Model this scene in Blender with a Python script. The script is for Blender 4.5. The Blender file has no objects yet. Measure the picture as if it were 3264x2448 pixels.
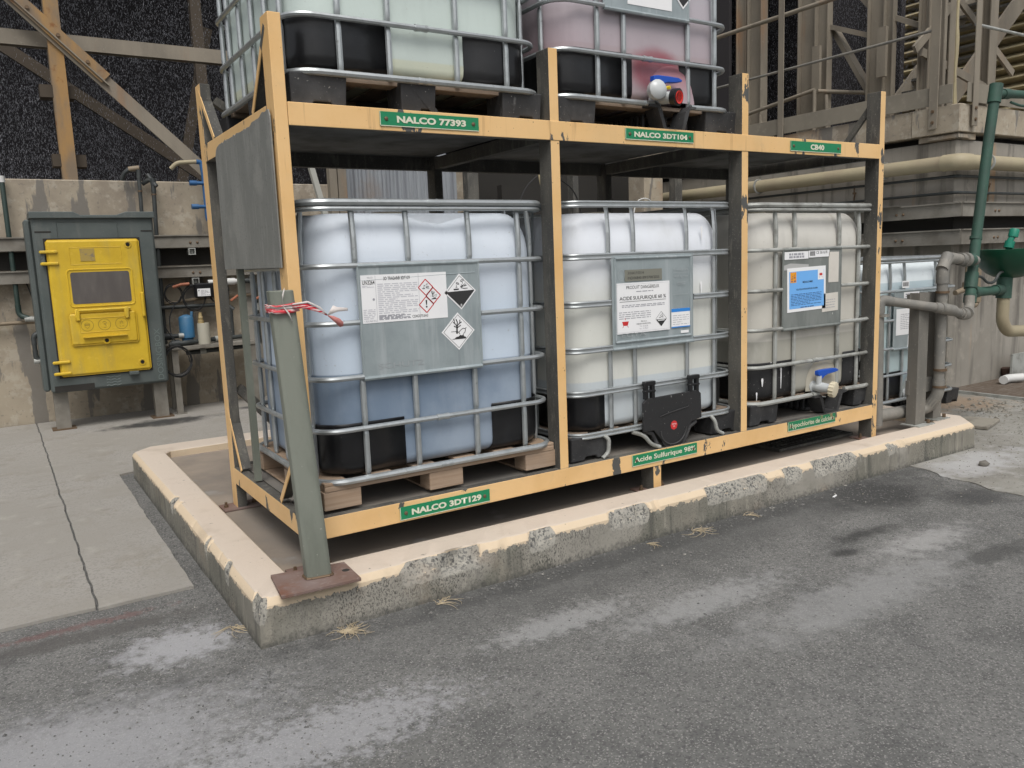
import bpy, bmesh, math, random
from mathutils import Vector, Matrix, noise as mnoise
random.seed(7)
SC = bpy.context.scene
COL = SC.collection
PI = math.pi

# ------------------------------------------------------------ camera, sky, sun, exposure
cam_d = bpy.data.cameras.new('camera'); cam = bpy.data.objects.new('camera', cam_d); COL.objects.link(cam)
yaw, pitch, roll = 0.5637955, -0.1497476, -0.0386820
fwd = Vector((math.sin(yaw)*math.cos(pitch), math.cos(yaw)*math.cos(pitch), math.sin(pitch)))
rt = Vector((math.cos(yaw), -math.sin(yaw), 0)); upv = rt.cross(fwd)
r2 = math.cos(roll)*rt + math.sin(roll)*upv; u2 = -math.sin(roll)*rt + math.cos(roll)*upv
mw = Matrix.Identity(4)
for i in range(3):
    mw[i][0] = r2[i]; mw[i][1] = u2[i]; mw[i][2] = -fwd[i]
mw[0][3], mw[1][3], mw[2][3] = -1.00254, -3.229, 1.41976
cam.matrix_world = mw
cam_d.sensor_width = 36; cam_d.lens = 2582.62/3264*36; cam_d.clip_end = 300; cam_d.clip_start = .05
SC.camera = cam

SUN_EL, SUN_AZ = math.radians(58), math.radians(205)   # azimuth from +Y clockwise
w = bpy.data.worlds.new('World'); SC.world = w; w.use_nodes = True
nt = w.node_tree; nt.nodes.clear()
sky = nt.nodes.new('ShaderNodeTexSky'); sky.sky_type = 'NISHITA'; sky.sun_disc = False
sky.sun_elevation = SUN_EL; sky.sun_rotation = SUN_AZ; sky.dust_density = 4; sky.air_density = 1.0; sky.altitude = 10
hs = nt.nodes.new('ShaderNodeHueSaturation'); hs.inputs['Saturation'].default_value = .28   # overcast: almost colourless sky
bg = nt.nodes.new('ShaderNodeBackground'); bg.inputs['Strength'].default_value = .12
wo = nt.nodes.new('ShaderNodeOutputWorld')
nt.links.new(sky.outputs[0], hs.inputs['Color']); nt.links.new(hs.outputs[0], bg.inputs[0]); nt.links.new(bg.outputs[0], wo.inputs[0])
sd = bpy.data.lights.new('sun', 'SUN'); sd.energy = 1.4; sd.angle = math.radians(30); sd.color = (1, .97, .93)
sun = bpy.data.objects.new('sun', sd); COL.objects.link(sun)
d = Vector((math.sin(SUN_AZ)*math.cos(SUN_EL), math.cos(SUN_AZ)*math.cos(SUN_EL), math.sin(SUN_EL)))
sun.rotation_euler = d.to_track_quat('Z', 'Y').to_euler()
SC.view_settings.view_transform = 'Standard'; SC.view_settings.look = 'None'
SC.view_settings.exposure = 0.30; SC.view_settings.gamma = 1
SC.render.engine = 'CYCLES'; SC.cycles.max_bounces = 6; SC.cycles.use_denoising = True

# ------------------------------------------------------------ materials
def M(name, col, rough=.6, metal=0., layers=(), bump=(), spec=.4, wear=None, trans=0):
    m = bpy.data.materials.new(name); m.use_nodes = True
    n = m.node_tree.nodes; L = m.node_tree.links; n.clear()
    out = n.new('ShaderNodeOutputMaterial'); b = n.new('ShaderNodeBsdfPrincipled'); L.new(b.outputs[0], out.inputs[0])
    b.inputs['Roughness'].default_value = rough; b.inputs['Metallic'].default_value = metal
    b.inputs['Specular IOR Level'].default_value = spec
    tc = n.new('ShaderNodeTexCoord'); oi = n.new('ShaderNodeObjectInfo')
    off = n.new('ShaderNodeVectorMath'); off.operation = 'MULTIPLY_ADD'
    comb = n.new('ShaderNodeCombineXYZ')
    for i in range(3): L.new(oi.outputs['Random'], comb.inputs[i])
    L.new(comb.outputs[0], off.inputs[0]); off.inputs[1].default_value = (13, 7, 5); L.new(tc.outputs['Object'], off.inputs[2])
    cur = n.new('ShaderNodeRGB'); cur.outputs[0].default_value = (*col, 1); c = cur.outputs[0]
    for ly in layers:
        kind = ly.get('k', 'noise'); src = tc.outputs['Object'] if ly.get('fix') else off.outputs[0]
        mp = n.new('ShaderNodeMapping'); L.new(src, mp.inputs[0]); mp.inputs['Scale'].default_value = ly.get('s3', (1, 1, 1))
        if kind == 'noise':
            t = n.new('ShaderNodeTexNoise'); t.inputs['Scale'].default_value = ly['s']; t.inputs['Detail'].default_value = ly.get('d', 6)
            t.inputs['Roughness'].default_value = ly.get('r', .6); L.new(mp.outputs[0], t.inputs['Vector']); val = t.outputs['Fac']
        elif kind == 'vor':
            t = n.new('ShaderNodeTexVoronoi'); t.inputs['Scale'].default_value = ly['s']; L.new(mp.outputs[0], t.inputs['Vector']); val = t.outputs['Distance']
        elif kind == 'cell':
            t = n.new('ShaderNodeTexVoronoi'); t.inputs['Scale'].default_value = ly['s']; L.new(mp.outputs[0], t.inputs['Vector'])
            sp = n.new('ShaderNodeSeparateColor'); L.new(t.outputs['Color'], sp.inputs[0]); val = sp.outputs[0]
        elif kind in 'xyz':
            sp = n.new('ShaderNodeSeparateXYZ'); L.new(tc.outputs['Object'], sp.inputs[0]); val = sp.outputs['xyz'.index(kind)]
            if ly.get('j'):
                t = n.new('ShaderNodeTexNoise'); t.inputs['Scale'].default_value = ly.get('s', 8); t.inputs['Detail'].default_value = 6
                L.new(mp.outputs[0], t.inputs['Vector'])
                ma = n.new('ShaderNodeMath'); ma.operation = 'MULTIPLY_ADD'; L.new(t.outputs['Fac'], ma.inputs[0]); ma.inputs[1].default_value = ly['j']; L.new(val, ma.inputs[2]); val = ma.outputs[0]
        elif kind == 'attr':
            t0_ = n.new('ShaderNodeAttribute'); t0_.attribute_name = ly['n']; t = n.new('ShaderNodeTexNoise'); t.inputs['Scale'].default_value = ly['s']; t.inputs['Detail'].default_value = 6; t.inputs['Roughness'].default_value = .65
            L.new(tc.outputs['Object'], t.inputs['Vector'])
            ma = n.new('ShaderNodeMath'); ma.operation = 'MULTIPLY_ADD'; L.new(t.outputs['Fac'], ma.inputs[0]); ma.inputs[1].default_value = ly['j']; ma.inputs[2].default_value = -ly['j']/2
            m2_ = n.new('ShaderNodeMath'); m2_.operation = 'ADD'; L.new(t0_.outputs['Fac'], m2_.inputs[0]); L.new(ma.outputs[0], m2_.inputs[1]); val = m2_.outputs[0]
        elif kind == 'blob':   # soft patch round a point, broken up by noise
            ds = n.new('ShaderNodeVectorMath'); ds.operation = 'SUBTRACT'; L.new(tc.outputs['Object'], ds.inputs[0]); ds.inputs[1].default_value = ly['c']
            dv = n.new('ShaderNodeVectorMath'); dv.operation = 'DIVIDE'; L.new(ds.outputs[0], dv.inputs[0]); dv.inputs[1].default_value = ly['rad']
            le = n.new('ShaderNodeVectorMath'); le.operation = 'LENGTH'; L.new(dv.outputs[0], le.inputs[0])
            t = n.new('ShaderNodeTexNoise'); t.inputs['Scale'].default_value = ly.get('s', 3); t.inputs['Detail'].default_value = 10; t.inputs['Roughness'].default_value = .7
            L.new(tc.outputs['Object'], t.inputs['Vector'])
            ma = n.new('ShaderNodeMath'); ma.operation = 'MULTIPLY_ADD'; L.new(t.outputs['Fac'], ma.inputs[0]); ma.inputs[1].default_value = ly.get('j', 2.2); L.new(le.outputs['Value'], ma.inputs[2]); val = ma.outputs[0]
        mr = n.new('ShaderNodeMapRange'); mr.inputs['From Min'].default_value = ly['lo']; mr.inputs['From Max'].default_value = ly['hi']
        mr.interpolation_type = 'SMOOTHSTEP'
        L.new(val, mr.inputs['Value']); mr.inputs['To Max'].default_value = ly.get('a', 1); fac = mr.outputs[0]
        if ly.get('at'):
            t3 = n.new('ShaderNodeAttribute'); t3.attribute_name = ly['at'][0]; m3 = n.new('ShaderNodeMath'); m3.operation = 'GREATER_THAN'; L.new(t3.outputs['Fac'], m3.inputs[0]); m3.inputs[1].default_value = ly['at'][1]+.25
            m4 = n.new('ShaderNodeMath'); m4.operation = 'MULTIPLY'; L.new(fac, m4.inputs[0]); L.new(m3.outputs[0], m4.inputs[1]); fac = m4.outputs[0]
        if ly.get('mul'):
            t5 = n.new('ShaderNodeAttribute'); t5.attribute_name = ly['mul']; m5 = n.new('ShaderNodeMath'); m5.operation = 'MULTIPLY'; L.new(fac, m5.inputs[0]); L.new(t5.outputs['Fac'], m5.inputs[1]); fac = m5.outputs[0]
        if ly.get('and'):
            q = ly['and']; t2 = n.new('ShaderNodeTexNoise'); t2.inputs['Scale'].default_value = q[0]; t2.inputs['Detail'].default_value = 5; L.new(src, t2.inputs['Vector'])
            m2 = n.new('ShaderNodeMapRange'); m2.inputs['From Min'].default_value = q[1]; m2.inputs['From Max'].default_value = q[2]; L.new(t2.outputs['Fac'], m2.inputs['Value'])
            mm = n.new('ShaderNodeMath'); mm.operation = 'MULTIPLY'; L.new(fac, mm.inputs[0]); L.new(m2.outputs[0], mm.inputs[1]); fac = mm.outputs[0]
        mx = n.new('ShaderNodeMix'); mx.data_type = 'RGBA'; L.new(fac, mx.inputs[0]); L.new(c, mx.inputs[6]); mx.inputs[7].default_value = (*ly['c2'], 1); c = mx.outputs[2]
    L.new(c, b.inputs['Base Color'])
    prev = None
    for (s, st, dist, *k) in bump:
        if k and k[0] == 'vor':
            t = n.new('ShaderNodeTexVoronoi'); o = t.outputs['Distance']
        else:
            t = n.new('ShaderNodeTexNoise'); t.inputs['Detail'].default_value = 8; t.inputs['Roughness'].default_value = .65; o = t.outputs['Fac']
        t.inputs['Scale'].default_value = s; L.new(off.outputs[0], t.inputs['Vector'])
        bp = n.new('ShaderNodeBump'); bp.inputs['Strength'].default_value = st; bp.inputs['Distance'].default_value = dist
        L.new(o, bp.inputs['Height'])
        if prev: L.new(prev, bp.inputs['Normal'])
        prev = bp.outputs[0]
    if prev: L.new(prev, b.inputs['Normal'])
    if trans:
        b.inputs['Subsurface Weight'].default_value = trans; b.inputs['Subsurface Radius'].default_value = (.06, .06, .07)
    return m

DUST = (.30, .27, .22)
yellow = M('yellow_paint', (.77, .505, .235), .5, layers=[dict(s=2.5, lo=.35, hi=.75, c2=(.68, .40, .145), a=.7), dict(s=1.4, s3=(1, 1, .2), lo=.55, hi=.8, c2=(.50, .36, .19), a=.45), dict(s=14, lo=.55, hi=.8, c2=(.60, .42, .22), a=.4),
    dict(s=8, lo=.63, hi=.64, c2=(.09, .09, .085), s3=(1, 1, .35), d=8), dict(s=60, lo=.68, hi=.70, c2=(.12, .08, .05)), dict(s=9, s3=(2.5, 2.5, .12), lo=.60, hi=.72, c2=(.40, .24, .11), a=.55)], bump=[(30, .15, .004)])
yellow_chip = M('yellow_paint_chipped', (.75, .495, .235), .5, layers=[dict(s=3, lo=.35, hi=.75, c2=(.62, .38, .15), a=.7), dict(s=15, lo=.55, hi=.8, c2=(.55, .40, .22), a=.5), dict(s=9, lo=.605, hi=.615, c2=(.085, .085, .08), s3=(1, 1, .4), d=8), dict(s=50, lo=.72, hi=.75, c2=(.12, .08, .05))], bump=[(30, .15, .004)])
dgrey = M('dark_grey_primer', (.072, .070, .064), .65, layers=[dict(s=6, s3=(1, 1, .3), lo=.42, hi=.68, c2=(.135, .128, .11), a=.9), dict(s=30, s3=(1, 1, .25), lo=.55, hi=.68, c2=(.18, .17, .145), a=.6), dict(s=110, lo=.60, hi=.66, c2=(.26, .245, .21), a=.6)], bump=[(40, .2, .003)])
deckm = M('shelf_plate', (.16, .152, .138), .8, layers=[dict(s=3, lo=.4, hi=.7, c2=(.23, .205, .175)), dict(s=20, lo=.55, hi=.8, c2=(.22, .2, .17), a=.6), dict(s=2, lo=.66, hi=.72, c2=(.16, .07, .04), a=.6)], bump=[(25, .3, .004)])
deckunder = M('shelf_underside', (.20, .205, .20), .8, layers=[dict(s=3, lo=.4, hi=.7, c2=(.085, .085, .08))])
panelm = M('grey_sheet_panel', (.19, .194, .18), .62, layers=[dict(s=7, s3=(1, 1, .25), lo=.42, hi=.66, c2=(.25, .252, .235), a=.7), dict(s=60, s3=(1, 1, .1), lo=.56, hi=.66, c2=(.31, .31, .285), a=.6), dict(s=3, lo=.58, hi=.66, c2=(.26, .26, .24), a=.7), dict(s=80, lo=.60, hi=.66, c2=(.09, .09, .085), a=.6)], bump=[(15, .1, .004)])
galv = M('galvanised_tube', (.44, .465, .47), .36, .6, layers=[dict(s=14, lo=.4, hi=.7, c2=(.36, .385, .385)), dict(s=50, lo=.62, hi=.75, c2=(.16, .17, .16), a=.6)], bump=[(60, .1, .002)])
galvd = M('weathered_tube', (.40, .41, .385), .55, .25, layers=[dict(s=8, lo=.4, hi=.7, c2=(.22, .22, .2)), dict(s=40, lo=.6, hi=.7, c2=(.42, .41, .38), a=.7)], bump=[(60, .15, .002)])
plate = M('galvanised_plate', (.36, .41, .42), .40, .3, layers=[dict(s=5, lo=.35, hi=.7, c2=(.29, .335, .345)), dict(s=5, s3=(3, 1, .25), lo=.5, hi=.72, c2=(.47, .51, .52), a=.8), dict(s=9, s3=(4, 1, .12), lo=.6, hi=.72, c2=(.24, .27, .28), a=.5), dict(s=30, lo=.7, hi=.78, c2=(.2, .2, .19), a=.5)], bump=[(5, .15, .01)])
plated = M('weathered_plate', (.24, .255, .24), .6, .25, layers=[dict(s=6, s3=(2, 1, .5), lo=.35, hi=.7, c2=(.17, .185, .175)), dict(s=40, s3=(1, 1, .35), lo=.70, hi=.72, c2=(.6, .6, .56), a=.8)], bump=[(8, .2, .01)])
blackp = M('black_plastic', (.009, .009, .010), .30, spec=.5, layers=[dict(s=5, lo=.45, hi=.8, c2=(.022, .023, .025), a=.8), dict(s=120, lo=.70, hi=.74, c2=(.25, .25, .24), a=.6)], bump=[(12, .15, .006)])
blackd = M('dusty_black_plastic', (.030, .030, .031), .6, spec=.4, layers=[dict(s=5, lo=.4, hi=.8, c2=(.08, .08, .08), a=.9), dict(s=18, s3=(1, 1, .5), lo=.62, hi=.72, c2=(.16, .16, .16), a=.6), dict(s=90, lo=.66, hi=.70, c2=(.38, .37, .34), a=.8)], bump=[(14, .35, .01)])
blacks = M('splashed_black_plastic', (.022, .022, .023), .5, spec=.4, layers=[dict(s=70, lo=.66, hi=.69, c2=(.5, .49, .46), a=.8), dict(s=9, s3=(1, 1, .35), lo=.71, hi=.73, c2=(.62, .61, .58), a=.9)], bump=[(12, .2, .006)])
wood = M('pallet_wood', (.38, .28, .20), .8, layers=[dict(s=12, s3=(.2, 1, 6), lo=.35, hi=.7, c2=(.30, .21, .14)), dict(s=3, lo=.5, hi=.75, c2=(.25, .2, .16), a=.8)], bump=[(40, .4, .004)])
woodd = M('weathered_pallet_wood', (.20, .15, .11), .85, layers=[dict(s=12, s3=(.2, 1, 6), lo=.35, hi=.7, c2=(.28, .22, .17)), dict(s=3, lo=.55, hi=.75, c2=(.12, .10, .08), a=.8)], bump=[(40, .4, .004)])
paper = M('paper', (.80, .80, .80), .7, layers=[dict(s=6, lo=.5, hi=.8, c2=(.7, .71, .73), a=.5)])
paperold = M('worn_paper', (.62, .59, .53), .8, layers=[dict(s=6, lo=.4, hi=.8, c2=(.5, .47, .42), a=.7)])
ink = M('black_ink', (.03, .03, .03), .6); greyink = M('grey_ink', (.33, .33, .36), .7); paleink = M('pale_ink', (.55, .55, .58), .7)
redink = M('red_ink', (.55, .03, .03), .6); blueink = M('blue_ink', (.03, .22, .62), .6); paleblue = M('pale_blue_paper', (.16, .42, .82), .65, layers=[dict(s=4, lo=.4, hi=.8, c2=(.2, .47, .84), a=.6)])
orangeink = M('orange_ink', (.80, .33, .02), .6)
green_sign = M('green_sign_plate', (.012, .21, .09), .45, layers=[dict(s=5, lo=.5, hi=.8, c2=(.02, .26, .12), a=.6), dict(s=60, lo=.7, hi=.74, c2=(.3, .35, .3), a=.4)])
green_sign_worn = M('worn_green_sign_plate', (.015, .19, .085), .55, layers=[dict(s=11, lo=.60, hi=.66, c2=(.30, .20, .10), a=.8), dict(s=60, lo=.6, hi=.7, c2=(.3, .35, .3), a=.4)])
signtext = M('sign_lettering', (.66, .66, .52), .6, layers=[dict(s=30, lo=.6, hi=.75, c2=(.35, .45, .33), a=.6)])
signtextw = M('worn_sign_lettering', (.58, .58, .42), .6, layers=[dict(s=30, lo=.6, hi=.68, c2=(.25, .25, .13), a=.7)])
screw = M('rusty_screw', (.16, .11, .07), .6, .5)
rustplate = M('rusty_base_plate', (.16, .10, .08), .75, layers=[dict(s=4, lo=.4, hi=.7, c2=(.20, .15, .135)), dict(s=30, lo=.55, hi=.75, c2=(.27, .22, .2), a=.7), dict(s=3, lo=.62, hi=.7, c2=(.16, .06, .03), a=.7)], bump=[(30, .4, .004)])
polem = M('grey_green_pole', (.205, .218, .182), .62, .1, layers=[dict(s=5, s3=(1, 1, .3), lo=.38, hi=.64, c2=(.145, .158, .13)), dict(s=8, s3=(1, 1, .4), lo=.62, hi=.75, c2=(.27, .26, .22), a=.7), dict(s=70, lo=.68, hi=.72, c2=(.42, .41, .37), a=.6)], bump=[(30, .15, .003)])
steeld = M('dusty_grey_steel', (.13, .125, .11), .75, layers=[dict(s=4, s3=(1, 1, .3), lo=.35, hi=.7, c2=(.19, .175, .15)), dict(s=60, lo=.6, hi=.7, c2=(.30, .28, .24), a=.6)], bump=[(30, .3, .003)])
pipegrey = M('grey_pvc_pipe', (.17, .165, .15), .6, layers=[dict(s=5, lo=.35, hi=.7, c2=(.24, .225, .195)), dict(s=40, lo=.6, hi=.72, c2=(.36, .34, .29), a=.6)], bump=[(30, .2, .003)])
pipedark = M('dark_pipe', (.035, .04, .04), .5, layers=[dict(s=8, lo=.4, hi=.8, c2=(.07, .075, .07))])
pipegreen = M('green_pipe', (.036, .070, .054), .6, layers=[dict(s=4, lo=.35, hi=.7, c2=(.04, .105, .075)), dict(s=60, lo=.66, hi=.7, c2=(.25, .28, .22), a=.5)], bump=[(30, .2, .003)])
greenbowl = M('green_bowl', (.005, .055, .028), .35, layers=[dict(s=4, lo=.5, hi=.75, c2=(.02, .09, .05), a=.6), dict(s=4, lo=.6, hi=.7, c2=(.03, .03, .02), a=.7)])
greencap = M('bright_green_nozzle', (.015, .20, .13), .45)
pipecream = M('cream_pipe', (.35, .305, .20), .6, layers=[dict(s=3, lo=.35, hi=.7, c2=(.33, .28, .19)), dict(s=2, s3=(1, 1, .4), lo=.5, hi=.8, c2=(.24, .19, .13), a=.7)])
pipedgreen = M('dark_green_pipe', (.022, .042, .036), .5, layers=[dict(s=6, lo=.4, hi=.8, c2=(.05, .065, .055))])
pipetan = M('tan_pipe', (.22, .175, .12), .6); pipeblue = M('blue_pvc_pipe', (.025, .10, .24), .45, layers=[dict(s=8, lo=.5, hi=.8, c2=(.09, .17, .28), a=.6)])
whitepvc = M('white_pvc', (.58, .58, .56), .45, layers=[dict(s=9, lo=.5, hi=.8, c2=(.55, .55, .52), a=.6)])
orangep = M('orange_lever', (.36, .13, .07), .6)
bluep = M('blue_plastic', (.01, .075, .42), .38, layers=[dict(s=12, lo=.55, hi=.8, c2=(.04, .12, .42), a=.5)]); redp = M('red_plastic', (.62, .03, .02), .4)
creamp = M('cream_plastic', (.62, .56, .42), .5); valvew = M('white_valve_body', (.45, .47, .47), .5); clearp = M('clouded_clear_plastic', (.5, .52, .52), .25)
filterblue = M('blue_filter_housing', (.035, .14, .27), .5, layers=[dict(s=7, lo=.4, hi=.8, c2=(.08, .17, .26))])
boxgrey = M('grey_green_plastic', (.075, .090, .087), .5, layers=[dict(s=3, lo=.35, hi=.75, c2=(.10, .115, .11)), dict(s=6, s3=(1, 1, .2), lo=.55, hi=.75, c2=(.16, .165, .15), a=.6), dict(s=80, lo=.60, hi=.68, c2=(.17, .17, .16), a=.5)], bump=[(120, .15, .002)])
dooryel = M('yellow_plastic', (.62, .42, .03), .45, layers=[dict(s=4, lo=.4, hi=.7, c2=(.52, .34, .025), a=.8), dict(s=7, s3=(1, 1, .2), lo=.52, hi=.7, c2=(.40, .30, .08), a=.5), dict(s=22, lo=.55, hi=.7, c2=(.68, .48, .06), a=.5)], bump=[(100, .1, .002)])
windowm = M('dusty_window_pane', (.10, .09, .085), .3, layers=[dict(s=4, s3=(1, 1, .3), lo=.4, hi=.8, c2=(.17, .155, .14))])
conc_mid = dict(s=1.1, lo=.35, hi=.7, c2=(.22, .19, .15))
conc = M('stained_concrete', (.36, .31, .235), .85, layers=[dict(s=2.4, lo=.35, hi=.65, c2=(.26, .22, .17)), dict(s=7, lo=.5, hi=.62, c2=(.45, .41, .335), a=.5, r=.7), dict(s=2.6, s3=(1.6, 1.6, .35), lo=.54, hi=.58, c2=(.155, .145, .13), a=.85), dict(s=25, lo=.58, hi=.66, c2=(.17, .15, .125), a=.5), dict(s=1, lo=.6, hi=.7, c2=(.36, .22, .12), a=.5)], bump=[(12, .3, .01), (80, .2, .003)])
concr = M('grey_streaked_concrete', (.31, .288, .25), .85, layers=[dict(s=1.2, lo=.35, hi=.65, c2=(.24, .222, .19)), dict(s=5, s3=(1.5, 1.5, .12), lo=.5, hi=.68, c2=(.12, .11, .095), a=.85), dict(s=3, s3=(1.5, 1.5, .1), lo=.62, hi=.72, c2=(.40, .25, .13), a=.7), dict(s=9, lo=.55, hi=.75, c2=(.36, .33, .28), a=.6)], bump=[(12, .3, .01), (80, .2, .003)])
steelt = M('tower_steel', (.25, .218, .17), .75, layers=[dict(s=3, s3=(1, 1, .3), lo=.35, hi=.7, c2=(.18, .158, .125)), dict(s=2, s3=(1, 1, .2), lo=.55, hi=.75, c2=(.30, .15, .06), a=.6), dict(s=30, lo=.6, hi=.72, c2=(.30, .27, .22), a=.5)], bump=[(30, .2, .004)])
steelo = M('rust_streaked_steel', (.34, .20, .075), .7, layers=[dict(s=3, s3=(1, 1, .3), lo=.4, hi=.6, c2=(.20, .15, .10)), dict(s=5, lo=.6, hi=.7, c2=(.20, .075, .02), a=.8)], bump=[(30, .2, .004)])
dimsteel = M('dim_inner_steel', (.07, .055, .04), .8)  # darker copy of the tower steel, painting the dim light inside
channelm = M('galvanised_channel', (.23, .215, .185), .7, .15, layers=[dict(s=5, lo=.4, hi=.7, c2=(.16, .145, .12)), dict(s=3, lo=.55, hi=.75, c2=(.33, .31, .27), a=.6)], bump=[(20, .2, .004)])
toeb = M('toe_board_plate', (.24, .215, .17), .75, layers=[dict(s=2, lo=.35, hi=.7, c2=(.19, .17, .135)), dict(s=12, lo=.55, hi=.75, c2=(.31, .28, .23), a=.6)])
black_in = M('tower_shade_black', (.034, .031, .033), .95)  # near-black colour stands in for the shade inside the towers
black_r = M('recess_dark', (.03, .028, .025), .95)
waterm = M('water_droplets', (.27, .275, .30), .35)
clad = M('cream_corrugated_cladding', (.42, .36, .22), .7, layers=[dict(s=2, lo=.4, hi=.7, c2=(.30, .25, .16))])
cladg = M('grey_corrugated_sheet', (.30, .32, .34), .5, .2, layers=[dict(s=8, s3=(4, 1, .15), lo=.4, hi=.7, c2=(.20, .21, .23)), dict(s=2, lo=.55, hi=.75, c2=(.24, .19, .15), a=.6)])
whiteangle = M('pale_steel_angle', (.42, .42, .38), .6)
tapew = M('white_tape', (.62, .57, .54), .5); taper = M('red_tape', (.55, .02, .035), .45, layers=[dict(s=40, s3=(.3, 1, 3), lo=.5, hi=.56, c2=(.62, .5, .48))])
straw = M('dry_grass', (.40, .33, .22), .8)
cable = M('black_cable', (.02, .02, .02), .5)

def bottle_mat(name, top, low, level, rough=.42, extra=()):
    return M(name, low, rough, spec=.35, trans=.0, layers=[dict(s=2.2, lo=.35, hi=.7, c2=tuple(x*.9 for x in low), a=.5, s3=(1, 1, 1)), dict(k='z', lo=level-.004, hi=level+.006, c2=top, fix=1), *extra, dict(s=9, s3=(1, 1, .15), lo=.5, hi=.72, c2=tuple(x*.62 for x in top), a=.22), dict(s=2.5, lo=.45, hi=.7, c2=tuple(x*.75 for x in top), a=.25), dict(s=60, lo=.66, hi=.70, c2=(.3, .29, .26), a=.35)], bump=[(3, .12, .02)])
bot_blue = bottle_mat('bottle_with_blue_liquid', (.52, .60, .69), (.165, .22, .295), .585, extra=[dict(k='z', lo=.70, hi=1.2, c2=(.68, .73, .79), a=.9), dict(s=1.7, lo=.4, hi=.7, c2=(.62, .70, .80), a=.25)])
bot_acid = bottle_mat('bottle_cream_over_pale_liquid', (.63, .635, .585), (.52, .565, .585), .40, extra=[dict(k='z', lo=.70, hi=1.12, c2=(.74, .77, .82), a=.95)])
bot_beige = bottle_mat('bottle_beige_dusty', (.52, .50, .445), (.37, .36, .31), .50, extra=[dict(k='z', lo=.8, hi=1.2, c2=(.61, .595, .55), a=.8), dict(s=3, s3=(1, 1, .3), lo=.55, hi=.75, c2=(.66, .65, .60), a=.6), dict(s=4, s3=(1.5, 1.5, .2), lo=.58, hi=.7, c2=(.42, .38, .30), a=.4), dict(s=50, lo=.7, hi=.73, c2=(.7, .69, .65), a=.5)])
bot_pale = bottle_mat('bottle_pale_green', (.55, .62, .58), (.60, .62, .48), .22, extra=[dict(k='z', lo=.2, hi=.42, c2=(.56, .64, .60)), dict(k='z', lo=.4, hi=1, c2=(.62, .69, .70))])
bot_mauve = bottle_mat('bottle_mauve', (.41, .345, .37), (.41, .335, .35), .4, extra=[dict(k='x', lo=.25, hi=-.1, c2=(.25, .13, .15), a=.6), dict(k='z', lo=.3, hi=.8, c2=(.47, .44, .475)), dict(k='blob', c=(.68, .05, .30), rad=(.22, .5, .13), j=.5, s=2, lo=1.35, hi=.8, c2=(.28, .05, .07), a=.85)])
bot_aqua = bottle_mat('bottle_pale_aqua', (.72, .78, .80), (.44, .54, .55), 1.12, extra=[dict(k='z', lo=.9, hi=1.11, c2=(.50, .60, .66), a=.6), dict(k='z', lo=1.115, hi=1.125, c2=(.72, .78, .80))])
outletm = {'mauve': M('outlet_bulge_mauve', (.44, .35, .38), .4, layers=[dict(k='z', lo=.14, hi=.33, c2=(.30, .09, .11), a=.8)]), 'beige': M('outlet_bulge_beige', (.40, .375, .31), .5, layers=[dict(s=6, lo=.4, hi=.7, c2=(.36, .32, .24))]), 'aqua': M('outlet_bulge_aqua', (.42, .45, .42), .5)}

# ------------------------------------------------------------ geometry helpers
ROOT = {}
class Fr:   # a flat frame: origin, right, up, outward normal
    def __init__(s, o, u=(1, 0, 0), v=(0, 0, 1), rot=0):
        u = Vector(u); v = Vector(v); c, sn = math.cos(rot), math.sin(rot)
        s.o = Vector(o); s.u = u*c+v*sn; s.v = -u*sn+v*c; s.n = s.u.cross(s.v)
    def p(s, a, b, w=0): return s.o+s.u*a+s.v*b+s.n*w

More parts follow.
